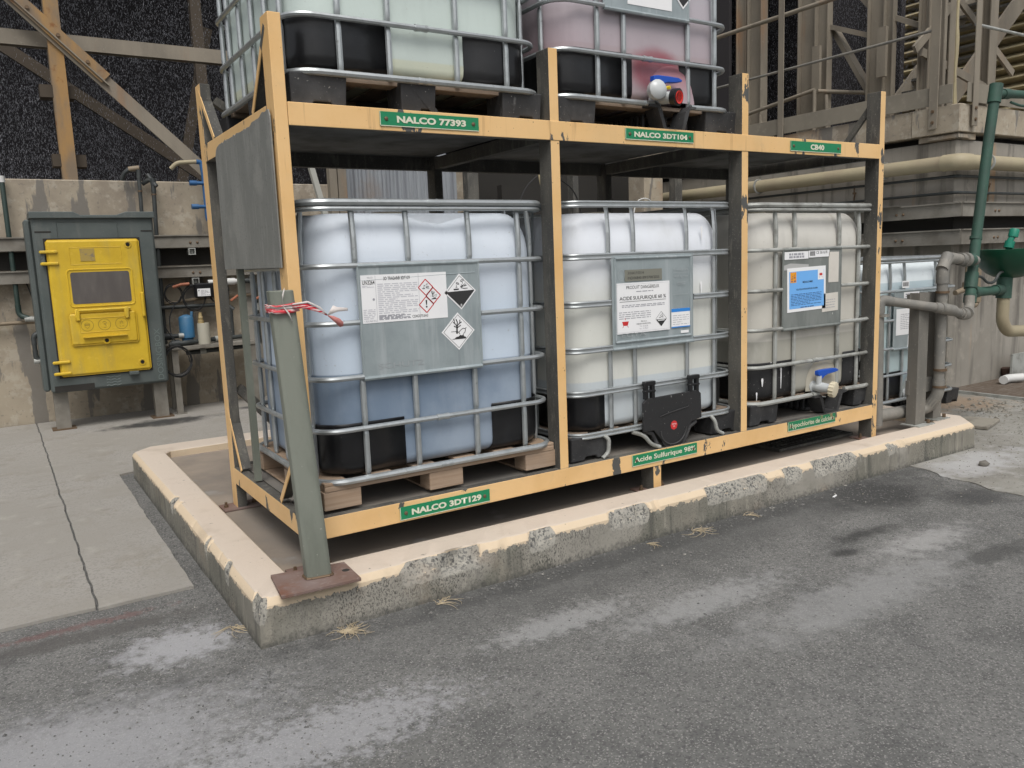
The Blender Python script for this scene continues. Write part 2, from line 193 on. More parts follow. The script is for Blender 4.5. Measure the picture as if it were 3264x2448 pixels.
class G:
    def __init__(s): s.bm = bmesh.new(); s.mi = 0
    def _f(s, vs):
        try:
            f = s.bm.faces.new(vs); f.material_index = s.mi; return f
        except ValueError: return None
    def box(s, x0, x1, y0, y1, z0, z1, bev=0, mf=None, rot=None):
        x0, x1 = sorted((x0, x1)); y0, y1 = sorted((y0, y1)); z0, z1 = sorted((z0, z1))
        vs = [s.bm.verts.new((x, y, z)) for x in (x0, x1) for y in (y0, y1) for z in (z0, z1)]
        fs = [s._f([vs[i] for i in q]) for q in ((0, 1, 3, 2), (4, 6, 7, 5), (0, 4, 5, 1), (2, 3, 7, 6), (0, 2, 6, 4), (1, 5, 7, 3))]  # -x +x -y +y -z +z
        if mf:
            for k, f in enumerate(fs):
                if k in mf: f.material_index = mf[k]
        if rot:
            bmesh.ops.rotate(s.bm, verts=vs, cent=rot[0], matrix=Matrix.Rotation(rot[1], 3, rot[2]))
        if bev:
            es = list({e for f in fs for e in f.edges})
            bmesh.ops.bevel(s.bm, geom=es, offset=bev, segments=1, affect='EDGES')
        return s
    def bar(s, p0, p1, wx, wy, upd=(0, 0, 1), ext=0):   # rectangular bar between points
        p0 = Vector(p0); p1 = Vector(p1); d = (p1-p0).normalized(); p0 = p0-d*ext; p1 = p1+d*ext
        a = d.cross(Vector(upd))
        if a.length < 1e-4: a = d.cross(Vector((0, 1, 0)))
        a.normalize(); b = a.cross(d).normalized()
        q = [[s.bm.verts.new(p+a*i*wx/2+b*j*wy/2) for i, j in ((-1, -1), (1, -1), (1, 1), (-1, 1))] for p in (p0, p1)]
        for k in range(4): s._f([q[0][k], q[0][(k+1) % 4], q[1][(k+1) % 4], q[1][k]])
        s._f(q[0][::-1]); s._f(q[1]); return s
    def tube(s, pts, r, seg=10, closed=False, rs=None, sq=None, cap=True):
        pts = [Vector(p) for p in pts]; n = len(pts); rings = []
        a = None
        for i, p in enumerate(pts):
            pa = pts[(i-1) % n] if (closed or i > 0) else p
            pb = pts[(i+1) % n] if (closed or i < n-1) else p
            d = (pb-pa).normalized()
            if a is None:
                a = d.cross(Vector((0, 0, 1)))
                if a.length < .05: a = d.cross(Vector((0, 1, 0)))
            a = (a-d*a.dot(d)).normalized(); b = a.cross(d)
            rr = rs[i] if rs else r
            k1, k2 = (rr, rr) if not isinstance(rr, tuple) else rr
            rings.append([s.bm.verts.new(p+a*k1*math.cos(2*PI*j/seg)+b*k2*math.sin(2*PI*j/seg)) for j in range(seg)])
        for i in range(n if closed else n-1):
            A, B = rings[i], rings[(i+1) % n]
            for j in range(seg): s._f([A[j], A[(j+1) % seg], B[(j+1) % seg], B[j]])
        if not closed and cap: s._f(rings[0][::-1]); s._f(rings[-1])
        return s
    def cyl(s, p0, p1, r, seg=16, r1=None): return s.tube([p0, p1], r, seg, rs=[r, r if r1 is None else r1])
    def lathe(s, c, ax, prof, seg=20):   # profile of (along, radius)
        ax = Vector(ax).normalized(); a = ax.cross(Vector((0, 0, 1)))
        if a.length < .05: a = Vector((1, 0, 0))
        a.normalize(); b = ax.cross(a); c = Vector(c)
        R = [[s.bm.verts.new(c+ax*h+a*r*math.cos(2*PI*j/seg)+b*r*math.sin(2*PI*j/seg)) for j in range(seg)] for h, r in prof]
        for A, B in zip(R, R[1:]):
            for j in range(seg): s._f([A[j], A[(j+1) % seg], B[(j+1) % seg], B[j]])
        s._f(R[0][::-1]); s._f(R[-1]); return s
    def prism(s, fr, pts, w0, w1):
        A = [s.bm.verts.new(fr.p(a, b, w0)) for a, b in pts]; B = [s.bm.verts.new(fr.p(a, b, w1)) for a, b in pts]
        n = len(pts)
        for i in range(n): s._f([A[i], A[(i+1) % n], B[(i+1) % n], B[i]])
        s._f(A[::-1]); s._f(B); return s
    def poly(s, fr, pts, w): s._f([s.bm.verts.new(fr.p(a, b, w)) for a, b in pts]); return s
    def rect(s, fr, a0, b0, a1, b1, w): return s.poly(fr, [(a0, b0), (a1, b0), (a1, b1), (a0, b1)], w)
    def line(s, fr, pts, wd, w):
        for (a, b), (c, d) in zip(pts, pts[1:]):
            l = math.hypot(c-a, d-b) or 1; nx, ny = -(d-b)/l*wd/2, (c-a)/l*wd/2
            s.poly(fr, [(a+nx, b+ny), (a-nx, b-ny), (c-nx, d-ny), (c+nx, d+ny)], w)
        return s
    def disc(s, fr, c, r, w, n=20): return s.poly(fr, [(c[0]+r*math.cos(2*PI*i/n), c[1]+r*math.sin(2*PI*i/n)) for i in range(n)], w)
    def obj(s, name, mats, parent=None, smooth=False, local=False, loc=None, bevel=0, solid=0, sharp=40, label=None):
        bmesh.ops.recalc_face_normals(s.bm, faces=s.bm.faces) if not getattr(s, 'keep', False) else None
        me = bpy.data.meshes.new(name)
        base = Vector((0, 0, 0))
        root = None
        if parent is not None: root = ROOT.get(parent.name)
        if parent is not None and not local: base = root if root is not None else base
        elif loc is not None: base = Vector(loc)
        if base.length: bmesh.ops.translate(s.bm, verts=s.bm.verts, vec=-base)
        s.bm.to_mesh(me); s.bm.free()
        for m in (mats if isinstance(mats, (list, tuple)) else [mats]): me.materials.append(m)
        if smooth:
            me.polygons.foreach_set('use_smooth', [True]*len(me.polygons)); me.set_sharp_from_angle(angle=math.radians(sharp))
        o = bpy.data.objects.new(name, me); COL.objects.link(o)
        if parent is not None: o.parent = parent; ROOT[o.name] = root
        elif loc is not None: o.location = loc; ROOT[o.name] = Vector(loc)
        else: ROOT[o.name] = Vector((0, 0, 0))
        if bevel:
            bv = o.modifiers.new('bevel', 'BEVEL'); bv.width = bevel; bv.segments = 2; bv.limit_method = 'ANGLE'
        if solid:
            sm = o.modifiers.new('solid', 'SOLIDIFY'); sm.thickness = solid; sm.offset = 0
        if label: o['label'] = label
        return o

def thing(name, label, cat, loc=(0, 0, 0), group=None):
    o = bpy.data.objects.new(name, None); COL.objects.link(o); o.location = loc; o.empty_display_size = .1
    o['label'] = label; o['category'] = cat
    if group: o['group'] = group
    ROOT[o.name] = Vector(loc); return o
def tag(o, label, cat, group=None, kind=None):
    if label: o['label'] = label
    if cat: o['category'] = cat
    if group: o['group'] = group
    if kind: o['kind'] = kind
    return o
def struct(o): o['kind'] = 'structure'; return o

TEXTS = []
def text(body, fr, a0, b0, a1, b1, w, mat, parent, name='lettering', bold=.0, local=False):
    cu = bpy.data.curves.new('t', 'FONT'); cu.body = body; cu.size = 1; cu.offset = bold; cu.resolution_u = 3
    ob = bpy.data.objects.new('t', cu); COL.objects.link(ob); TEXTS.append((ob, fr, a0, b0, a1, b1, w, mat, parent, name, local))
def flush_texts():
    bpy.context.view_layer.update(); dg = bpy.context.evaluated_depsgraph_get(); out = []
    for ob, fr, a0, b0, a1, b1, w, mat, parent, name, local in TEXTS:
        me = bpy.data.meshes.new_from_object(ob.evaluated_get(dg)); me.name = name
        xs = [v.co.x for v in me.vertices]; ys = [v.co.y for v in me.vertices]
        x0, x1, y0, y1 = min(xs), max(xs), min(ys), max(ys)
        root = ROOT.get(parent.name, Vector((0, 0, 0))); base = Vector((0, 0, 0)) if local else root
        for v in me.vertices:
            a = a0+(v.co.x-x0)/(x1-x0)*(a1-a0); b = b0+(v.co.y-y0)/(y1-y0)*(b1-b0)
            v.co = fr.p(a, b, w)-base
        me.materials.clear(); me.materials.append(mat)
        o = bpy.data.objects.new(name, me); COL.objects.link(o); o.parent = parent
        out.append(ob)
    for ob in out:
        c = ob.data; bpy.data.objects.remove(ob); bpy.data.curves.remove(c)
def arc(c, r, a0, a1, n, z=0): return [(c[0]+r*math.cos(a0+(a1-a0)*i/n), c[1]+r*math.sin(a0+(a1-a0)*i/n), z) for i in range(n+1)]
def rrect(x0, x1, y0, y1, r, z, n=6, sub=1):
    P = []
    for (cx, cy, a) in ((x0+r, y0+r, PI), (x1-r, y0+r, 1.5*PI), (x1-r, y1-r, 0), (x0+r, y1-r, .5*PI)):
        P += arc((cx, cy), r, a, a+PI/2, n, z)
    if sub > 1:
        Q = []
        for i, p in enumerate(P):
            q = P[(i+1) % len(P)]; Q.append(p)
            if (i % (n+1)) == n:
                for k in range(1, sub): Q.append(tuple(p[j]+(q[j]-p[j])*k/sub for j in range(3)))
        P = Q
    return P
def bend(pts, r=.06, n=5):   # round the corners of a polyline
    pts = [Vector(p) for p in pts]; out = [pts[0]]
    for a, b, c in zip(pts, pts[1:], pts[2:]):
        d1 = (a-b); d2 = (c-b); k = min(r, d1.length*.45, d2.length*.45); p = b+d1.normalized()*k; q = b+d2.normalized()*k
        for i in range(n+1):
            t = i/n; out.append(p*(1-t)**2+b*2*t*(1-t)+q*t*t)
    out.append(pts[-1]); return out
def fineprint(g, fr, a0, b0, a1, b1, rows, w, h=.5, rnd=random):
    st = (b1-b0)/rows
    for i in range(rows):
        e = a1 if rnd.random() < .7 else a0+(a1-a0)*rnd.uniform(.4, .9); a = a0
        while a < e:
            l = rnd.uniform(.012, .04); g.rect(fr, a, b0+i*st, min(a+l, e), b0+i*st+st*h, w); a += l+.006

# ============================================================ GROUND
gm = M('asphalt', (.150, .149, .142), .92, spec=.2, layers=[
    dict(s=1.1, lo=.38, hi=.68, c2=(.190, .188, .180), fix=1, a=.9),
    dict(s=3.2, lo=.45, hi=.65, c2=(.112, .112, .108), fix=1, a=.75), dict(s=12, lo=.5, hi=.7, c2=(.20, .198, .19), fix=1, a=.6, r=.75),
    dict(s=30, lo=.5, hi=.72, c2=(.095, .095, .092), fix=1, a=.6, r=.75),
    dict(k='cell', s=150, lo=.55, hi=1, c2=(.075, .075, .073), fix=1, a=.6),
    dict(k='cell', s=230, lo=.84, hi=.96, c2=(.36, .35, .33), fix=1, a=.6),
    dict(k='cell', s=95, lo=.93, hi=.95, c2=(.06, .06, .06), fix=1, a=.45),
    dict(k='blob', c=(-1.05, -.60, 0), rad=(.85, .42, 9), s=5, j=1.8, lo=2.0, hi=1.1, c2=(.31, .31, .315), a=.5),
    dict(k='blob', c=(-1.05, -.60, 0), rad=(.85, .45, 9), s=22, j=2.6, lo=2.3, hi=1.6, c2=(.37, .37, .38), a=.42),
    dict(k='blob', c=(-.55, -.02, 0), rad=(.30, .22, 9), s=14, j=2.6, lo=2.3, hi=1.6, c2=(.38, .38, .39), a=.75),
    dict(k='blob', c=(-.30, -.95, 0), rad=(.6, .22, 9), s=25, j=3.0, lo=2.5, hi=1.8, c2=(.38, .38, .39), a=.6),
    dict(k='blob', c=(.75, -.75, 0), rad=(.45, .12, 9), s=22, j=2.6, lo=2.3, hi=1.6, c2=(.34, .34, .335), a=.6),
    dict(k='blob', c=(1.35, -.95, 0), rad=(.65, .15, 9), s=18, j=2.6, lo=2.3, hi=1.5, c2=(.32, .32, .315), a=.6),
    dict(k='blob', c=(1.9, -1.30, 0), rad=(1.0, .22, 9), s=9, j=2.2, lo=2.1, hi=1.3, c2=(.29, .29, .285), a=.6),
    dict(k='blob', c=(2.7, -1.10, 0), rad=(.55, .16, 9), s=12, j=2.4, lo=2.2, hi=1.3, c2=(.36, .355, .345), a=.7),
    dict(k='blob', c=(3.2, -.50, 0), rad=(.55, .30, 9), s=5, j=1.5, lo=1.85, hi=1.05, c2=(.035, .035, .035), a=.8),
    dict(k='blob', c=(3.6, -.85, 0), rad=(.35, .22, 9), s=6, j=1.6, lo=1.85, hi=1.05, c2=(.05, .05, .05), a=.7),
    dict(k='blob', c=(2.55, -.86, 0), rad=(.34, .09, 9), s=7, j=1.9, lo=1.95, hi=1.1, c2=(.035, .035, .034), a=.75),
    dict(k='blob', c=(2.25, -.96, 0), rad=(.16, .06, 9), s=9, j=1.9, lo=1.95, hi=1.1, c2=(.035, .035, .034), a=.8),
    dict(k='blob', c=(2.75, -1.38, 0), rad=(.35, .10, 9), s=6, j=1.8, lo=1.9, hi=1.2, c2=(.05, .05, .048), a=.6),
    dict(k='blob', c=(1.6, -.48, 0), rad=(2.1, .26, 9), s=3, j=1.4, lo=1.8, hi=1.0, c2=(.085, .085, .082), a=.5),
    dict(k='blob', c=(2., -.33, 0), rad=(3.2, .12, 9), s=8, j=1.8, lo=2.0, hi=1.3, c2=(.06, .06, .058), a=.65),
    dict(k='blob', c=(-.9, .30, 0), rad=(.75, .10, 9), s=8, j=2.2, lo=2.1, hi=1.4, c2=(.09, .085, .08), a=.7),
    dict(k='blob', c=(-.85, .42, 0), rad=(.5, .05, 9), s=16, j=3.0, lo=2.4, hi=1.8, c2=(.16, .09, .085), a=.6),
    ], bump=[(300, .5, .006), (110, .45, .007), (20, .25, .012)])
g = G()
nx = 60
g._f([g.bm.verts.new(p) for p in ((-40, -40, 0), (60, -40, 0), (60, 60, 0), (-40, 60, 0))])
struct(g.obj('ground', gm))
slabm = M('concrete_slab', (.305, .290, .265), .85, layers=[
    dict(s=3.1, lo=.5, hi=.6, c2=(.245, .225, .19), fix=1, a=.7, r=.75), dict(k='cell', s=110, lo=.6, hi=.95, c2=(.19, .18, .16), fix=1, a=.6),
    dict(s=1.5, lo=.35, hi=.65, c2=(.275, .26, .232), fix=1), dict(s=6, lo=.55, hi=.75, c2=(.35, .335, .30), a=.7, fix=1), dict(s=14, s3=(.3, 1, 1), lo=.6, hi=.75, c2=(.20, .18, .155), a=.6, fix=1),
    dict(s=130, lo=.62, hi=.70, c2=(.13, .125, .115), a=.7, fix=1, d=3),
    dict(k='blob', c=(.25, 5.1, 0), rad=(.62, .24, 9), s=5, j=1.8, lo=1.95, hi=1.2, c2=(.022, .022, .022), a=.9),
    dict(k='blob', c=(1.2, 5.35, 0), rad=(.5, .10, 9), s=5, j=1.8, lo=1.9, hi=1.2, c2=(.04, .04, .04), a=.8),
    ], bump=[(90, .4, .006), (10, .2, .01)])
def slab(x0, x1, y0, y1, top, jag=.012):
    pts = []
    def edge(a, b):
        n = max(2, int(math.hypot(b[0]-a[0], b[1]-a[1])/.05))
        for i in range(n):
            t = i/n; x = a[0]+(b[0]-a[0])*t; y = a[1]+(b[1]-a[1])*t
            q = mnoise.noise(Vector((x*7, y*7, 3)))+.5*mnoise.noise(Vector((x*23, y*23, 1))); pts.append((x+q*jag, y+q*jag))
    c = [(x0, y0), (x1, y0), (x1, y1), (x0, y1)]
    for a, b in zip(c, c[1:]+c[:1]): edge(a, b)
    return pts
pv = bpy.data.objects.new('pavement', None); COL.objects.link(pv); pv['kind'] = 'structure'; ROOT['pavement'] = Vector()
F0 = Fr((0, 0, 0), (1, 0, 0), (0, 1, 0))
for (x0, x1, y0, y1) in ((-.762, -.375, .545, 5.98), (-1.9, -.773, .56, 5.98), (-3.6, -1.93, .56, 5.98)):
    pts = slab(x0, x1, y0, y1, .015, .007)
    if x0 == -.762: pts = [p for p in pts if not (p[0] > -.39 and p[1] > 3.08) and not (p[1] > 5.9 and p[0] > -.75)]; k_ = max(range(len(pts)), key=lambda i: pts[i][1] if pts[i][0] > -.4 else -1); pts = pts[:k_+1]+[(-.37, 3.10), (-.2, 3.15), (4.9, 3.16), (4.9, 5.98), (-.762, 5.98)]+[p for p in pts[k_+1:]]
    g = G(); g.prism(F0, pts, 0.001, .015)
    g.obj('slab', slabm, pv)
rslabm = M('dusty_concrete_yard', (.29, .28, .25), .88, layers=[
    dict(s=2.2, lo=.35, hi=.65, c2=(.21, .20, .175), fix=1), dict(s=7, lo=.5, hi=.75, c2=(.36, .35, .33), a=.8, fix=1), dict(s=26, s3=(.4, 1, 1), lo=.56, hi=.7, c2=(.12, .115, .1), a=.7, fix=1),
    dict(s=140, lo=.6, hi=.68, c2=(.10, .10, .09), a=.6, fix=1, d=3),
    dict(k='blob', c=(6.2, .7, 0), rad=(.6, .5, 9), s=6, j=2.2, lo=2.1, hi=1.3, c2=(.33, .22, .13), a=.6),
    dict(k='blob', c=(4.3, -.5, 0), rad=(.8, .25, 9), s=5, j=2.0, lo=2.0, hi=1.3, c2=(.42, .42, .42), a=.7)], bump=[(120, .6, .008), (14, .3, .02)])
g = G()
edge = [(3.9, -.36), (3.84, -.55), (3.8, -.72), (3.74, -1.06), (3.6, -1.7), (3.5, -3)]
pts = []
for a, b in zip(edge, edge[1:]):
    for i in range(14):
        t = i/14; x = a[0]+(b[0]-a[0])*t; y = a[1]+(b[1]-a[1])*t; pts.append((x+.06*mnoise.noise(Vector((x*5, y*5, 2)))+.02*mnoise.noise(Vector((x*20, y*20, 2))), y))
pts = [(3.9, 6)]+pts+[(3.5, -3), (16, -3), (16, 6)]
g.prism(F0, pts[::-1], .0005, .006)
struct(g.obj('yard_slab', rslabm))

# ---- bund kerb round the rack
kerbm = M('painted_kerb', (.23, .215, .18), .85, layers=[
    dict(s=2, lo=.35, hi=.65, c2=(.17, .165, .135), fix=1), dict(s=5, s3=(2, 2, .3), lo=.5, hi=.7, c2=(.28, .26, .215), a=.8, fix=1), dict(s=7, s3=(2.5, 2.5, .25), lo=.52, hi=.66, c2=(.10, .098, .085), a=.75, fix=1), dict(s=20, s3=(2, 2, .3), lo=.55, hi=.7, c2=(.34, .32, .27), a=.5, fix=1),
    dict(s=1.1, lo=.52, hi=.60, c2=(.33, .31, .27), a=.7, fix=1),
    dict(s=120, lo=.54, hi=.62, c2=(.06, .06, .055), a=.6, fix=1, **{'and': (1.7, .45, .56)}),
    dict(s=170, s3=(1, 1, .5), lo=.50, hi=.60, c2=(.035, .035, .032), a=.75, fix=1, **{'and': (2.6, .46, .62)}),
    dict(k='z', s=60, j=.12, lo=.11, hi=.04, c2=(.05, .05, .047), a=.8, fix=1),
    dict(s=11, s3=(6, 6, .25), lo=.66, hi=.70, c2=(.5, .48, .42), a=.7, fix=1, **{'and': (1.2, .5, .6)}),
    dict(k='attr', lo=.32, hi=.40, s=30, j=.55, c2=(.33, .315, .275), a=.9, fix=1, n='spall'), dict(k='cell', s=130, lo=.60, hi=.80, c2=(.10, .10, .097), a=.75, fix=1, mul='spall'), dict(k='cell', s=90, lo=.88, hi=.92, c2=(.05, .05, .05), a=.8, fix=1, mul='spall'),
    dict(k='attr', lo=.50, hi=.52, s=26, j=1.05, c2=(.60, .485, .345), fix=1, n='paint'),
    dict(k='z', lo=.1835, hi=.187, c2=(.55, .475, .40), a=.92, fix=1, at=('paint', .5)),
    dict(s=34, lo=.68, hi=.70, c2=(.2, .19, .16), fix=1, a=.8), dict(s=3.5, lo=.55, hi=.75, c2=(.36, .29, .22), a=.4, fix=1)],
    bump=[(70, .35, .006), (14, .3, .012)])
P = [((-.29, -.25), (-.11, -.02)), ((4.68, -.27), (4.50, -.09)), ((4.86, -.10), (4.58, .03)), ((4.86, 3.12), (4.6, 2.85)), ((-.17, 3.12), (-.06, 2.82)), ((-.29, 2.99), (-.10, 2.76))]
g = G(); rings = []; PA = []; SPL = []
N = len(P)
for i in range(N):
    (oa, ia), (ob_, ib) = P[i], P[(i+1) % N]
    L = math.hypot(ob_[0]-oa[0], ob_[1]-oa[1]); n = max(2, int(L/(.018 if i in (0, 1, 5) else .06)))
    for k in range(n):
        t = k/n; o = Vector((oa[0]+(ob_[0]-oa[0])*t, oa[1]+(ob_[1]-oa[1])*t, 0)); q = Vector((ia[0]+(ib[0]-ia[0])*t, ia[1]+(ib[1]-ia[1])*t, 0))
        nn = (q-o).normalized()
        e = -1
        for (sx_, sy_, sr_) in ((.50, -.25, .26), (1.02, -.25, .10), (1.55, -.25, .16), (2.28, -.25, .26), (2.75, -.25, .10), (3.18, -.25, .22), (3.75, -.25, .12), (-.29, -.25, .09), (-.20, -.25, .04), (-.29, .62, .07), (-.29, .25, .05), (-.29, 1.5, .06)):
            e = max(e, .45-.25*(math.hypot(o.x-sx_, o.y-sy_)/sr_)**2+.26*mnoise.noise(Vector((o.x*6, o.y*6, 2)))+.16*mnoise.noise(Vector((o.x*25, o.y*25, 3))))
        if math.hypot(o.x+.03, o.y+.25) < .24 and o.x > -.27: e = -1
        e +=0; e2 = mnoise.noise(Vector((o.x*30, o.y*30, 2))); e3 = mnoise.noise(Vector((o.x*14, o.y*14, 7)))
        e5 = mnoise.noise(Vector((o.x*60, o.y*60, 4))); sp = min(1, max(0, (e-.24)/.10)); ch = sp*(.014+.014*e3+.010*e2+.006*e5)+max(0, e3-.30)*.05; ch = max(ch, 0)
        side = mnoise.noise(Vector((o.x*6, o.y*6, 9)))*.003+e2*.001
        row = [o+nn*(-.004+side), o+nn*side+Vector((0, 0, .05)), o+nn*(side+.001)+Vector((0, 0, .09)), o+nn*(.001+side+ch*.5)+Vector((0, 0, .12)), o+nn*(.002+ch)+Vector((0, 0, .142-ch*.6)), o+nn*(.004+ch*1.2)+Vector((0, 0, .160-ch*.9)),
               o+nn*(.018+ch*1.1)+Vector((0, 0, .176-ch*.5)), o+nn*(.036+ch*.6)+Vector((0, 0, .1875-ch*.2)), o+nn*(.050+ch*.2)+Vector((0, 0, .19)), q-nn*.01+Vector((0, 0, .19)), q+Vector((0, 0, .184)), q+Vector((0, 0, .10))]
        PA.append([0, 0, 0, .14, .42, .66-sp*.8, 1-sp*.95, 1.1-sp*.65, 1.2, 1.3, 1.3, 1.2]); SPL.append([0, 0, sp*.3, sp*.8, sp, sp, sp, sp*.8, 0, 0, 0, 0])
        rings.append([g.bm.verts.new(v) for v in row])
for A, B in zip(rings, rings[1:]+rings[:1]):
    for j in range(len(A)-1): g._f([A[j], B[j], B[j+1], A[j+1]])
lay1 = g.bm.verts.layers.float.new('paint'); lay2 = g.bm.verts.layers.float.new('spall')
RI = [(a, b) for a in range(len(PA)) for b in range(len(PA[0]))]
g.bm.verts.ensure_lookup_table()
for k_, (a, b) in enumerate(RI): g.bm.verts[k_][lay1] = PA[a][b]; g.bm.verts[k_][lay2] = SPL[a][b]
kerb = g.obj('bund_kerb', kerbm, smooth=True, sharp=18)
tag(kerb, 'low concrete kerb with chipped cream painted top running round the yellow rack', 'kerb')
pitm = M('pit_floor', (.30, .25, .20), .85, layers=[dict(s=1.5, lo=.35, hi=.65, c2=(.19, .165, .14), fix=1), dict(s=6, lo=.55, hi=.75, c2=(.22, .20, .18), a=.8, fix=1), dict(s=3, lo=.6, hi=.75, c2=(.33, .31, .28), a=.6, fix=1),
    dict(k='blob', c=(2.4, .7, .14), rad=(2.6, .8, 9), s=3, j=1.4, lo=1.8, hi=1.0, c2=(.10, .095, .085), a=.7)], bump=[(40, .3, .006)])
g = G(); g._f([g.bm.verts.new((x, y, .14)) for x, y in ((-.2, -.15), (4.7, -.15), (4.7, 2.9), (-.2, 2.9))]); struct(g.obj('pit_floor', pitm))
# cover grate in the pit under the third bay
g = G()
x0, x1, y0, y1 = 3.15, 3.9, .15, .75
for i in range(20): g.box(x0+i*(x1-x0)/19-.004, x0+i*(x1-x0)/19+.004, y0, y1, .145, .165)
for i in range(9): g.box(x0, x1, y0+i*(y1-y0)/8-.003, y0+i*(y1-y0)/8+.003, .147, .163)
tag(g.obj('floor_grate', dgrey), 'dark metal grate lying in the bund below the last tank', 'grate')
# loose bits lying in the bund
def straws(name, c, n, L, label, z=.0, spread=PI, dirn=0, flat=.4, mat=None):
    g = G(); rnd = random.Random(hash(label) % 1000 if False else int(c[0]*100)+n)
    for i in range(n):
        a = dirn+rnd.uniform(-spread, spread); l = L*rnd.uniform(.4, 1); p = Vector((c[0]+rnd.uniform(-.02, .02), c[1]+rnd.uniform(-.015, .015), z+.004)); pts = [p.copy()]
        up = rnd.uniform(.02, flat*.6); cur = rnd.uniform(-1.6, 1.6)
        for k in range(5):
            a += cur*.35; p = p+Vector((math.cos(a), math.sin(a), up))*l/5; up -= flat*.35; p.z = max(p.z, z+.003+.002*rnd.random()); pts.append(p.copy())
        g.tube(pts, .0016, 4, rs=[.0013, .0013, .0012, .0011, .0009, .0004])
    return tag(g.obj(name, mat or straw, loc=(c[0], c[1], z)), label, 'dry grass', 'tufts of dead grass along the kerb')
straws('dry_grass_tuft', (.02, -.31), 46, .12, 'curled tuft of dead grass by the kerb corner below the rusty base plate', spread=1.6, dirn=-.3)
straws('dry_grass_tuft', (.45, -.30), 12, .16, 'thin dead grass strands lying along the kerb below the first green plate', spread=.7, dirn=.2, flat=.2)
straws('dry_grass_tuft', (1.93, -.30), 14, .15, 'fan of dead grass leaning from the kerb below its crumbled patch', spread=1.0, dirn=-.6)
straws('dry_grass_tuft', (2.33, -.30), 9, .11, 'small arched dead grass sprig at the kerb foot near its middle', spread=.9, dirn=-.2, flat=.7)
straws('dry_grass_tuft', (1.62, -.31), 7, .08, 'tiny flat dead grass sprig between the longer tufts at the kerb', spread=.8, dirn=-.4)
straws('dry_grass_tuft', (-.33, .02), 16, .13, 'sparse dead grass in the gap between paving slab and kerb corner', spread=1.2, dirn=-1.7, flat=.25)
# gravel
def stones(name, spots, label, mat):
    g = G(); rnd = random.Random(3)
    for (cx, cy, sx, sy, n, r0, r1, z) in spots:
        for i in range(n):
            x = cx+rnd.gauss(0, sx); y = cy+rnd.gauss(0, sy)
            if -.30 < x < 4.87 and y > -.262: continue
            r = r0+(r1-r0)*rnd.random()**3; a = rnd.random()*6.3
            v = []
            for dx, dy, dz in ((1, 0, .1), (0, 1, 0), (-1, 0, .15), (0, -1, .05), (0, 0, .8), (0, 0, -.4)):
                k = rnd.uniform(.6, 1.1)*r; v.append(g.bm.verts.new((x+(dx*math.cos(a)-dy*math.sin(a))*k, y+(dx*math.sin(a)+dy*math.cos(a))*k, z+dz*k+r*.15)))
            for q in ((0, 1, 4), (1, 2, 4), (2, 3, 4), (3, 0, 4)): g._f([v[k] for k in q])
    return tag(g.obj(name, mat), label, 'gravel', kind='stuff')
gravm = M('gravel', (.10, .10, .097), .9, layers=[dict(k='cell', s=60, lo=.3, hi=1, c2=(.17, .165, .155)), dict(k='cell', s=45, lo=.97, hi=.98, c2=(.30, .29, .26))])
stones('gravel', [(1.2, -1.0, 1.8, .6, 420, .004, .009, 0), (.3, -1.6, .9, .35, 160, .003, .007, 0), (2.2, -.30, 1.6, .05, 1500, .003, .012, 0), (2, -.42, 1.8, .12, 2200, .002, .008, 0), (1.5, -.9, 1.8, .45, 5200, .0015, .005, 0), (.0, -.32, .25, .06, 400, .003, .010, 0),
    (-.33, .6, .02, .9, 900, .003, .009, 0), (-.45, .3, .25, .1, 500, .003, .008, 0), (-.6, -.5, .5, .5, 1200, .0015, .005, 0), (1.55, -.55, .10, .05, 160, .004, .012, 0), (3, -.5, .6, .2, 900, .002, .008, 0)],
    'loose dark gravel scattered over the asphalt and thickest along the kerb foot', gravm)
stones('rubble', [(5.5, .1, .6, .5, 900, .003, .010, .006), (6.2, .35, .35, .15, 160, .008, .028, .006), (4.6, -.7, .6, .3, 700, .002, .008, .006), (5.8, -.4, .8, .5, 800, .003, .009, .006)], 'pale crumbled concrete bits strewn over the yard behind the kerb end', M('rubble_bits', (.26, .24, .20), .9, layers=[dict(k='cell', s=40, lo=.3, hi=1, c2=(.13, .12, .10))]))
rk = Fr((4.05, -.57, .006), (1, 0, 0), (0, 1, 0), .4)
g = G(); g.bm.free(); g = G(); bmesh.ops.create_icosphere(g.bm, subdivisions=2, radius=1)
for v in g.bm.verts: v.co = Vector((v.co.x*.035, v.co.y*.03, v.co.z*.022))*(1+.35*mnoise.noise(v.co*2))+Vector((4.25, -.56, .02))
tag(g.obj('stone', M('stone', (.15, .14, .12), .9, bump=[(60, .5, .004)]), loc=(4.25, -.56, .006)), 'fist sized brown stone on the pale yard beyond the kerb end', 'stone')
g = G(); g.box(5.25, 5.62, -.02, .22, .01, .035, bev=.004, rot=((5.4, .1, .02), .25, 'Z')); tag(g.obj('broken_tile', M('tile_concrete', (.25, .23, .19), .85, layers=[dict(s=8, lo=.5, hi=.7, c2=(.16, .145, .12))], bump=[(40, .4, .004)]), loc=(5.4, .1, .006)), 'flat square concrete tile lying on the yard beyond the kerb end', 'tile')
g = G(); g.tube(bend([(7.34, .86, .075), (7.47, .88, .075), (7.60, .80, .08)], .05), .042, 14); tag(g.obj('pipe_offcut', whitepvc, loc=(7.47, .85, .035), smooth=True), 'short bent piece of white plastic pipe lying on the floor grating', 'pipe')
g = G(); g.box(2.96, 3.01, -.376, -.368, 0, .006, rot=((3, -.37, 0), .3, 'Z')); tag(g.obj('plastic_strip', paper, loc=(3, -.37, 0)), 'small white strip lying on the asphalt before the kerb', 'litter')
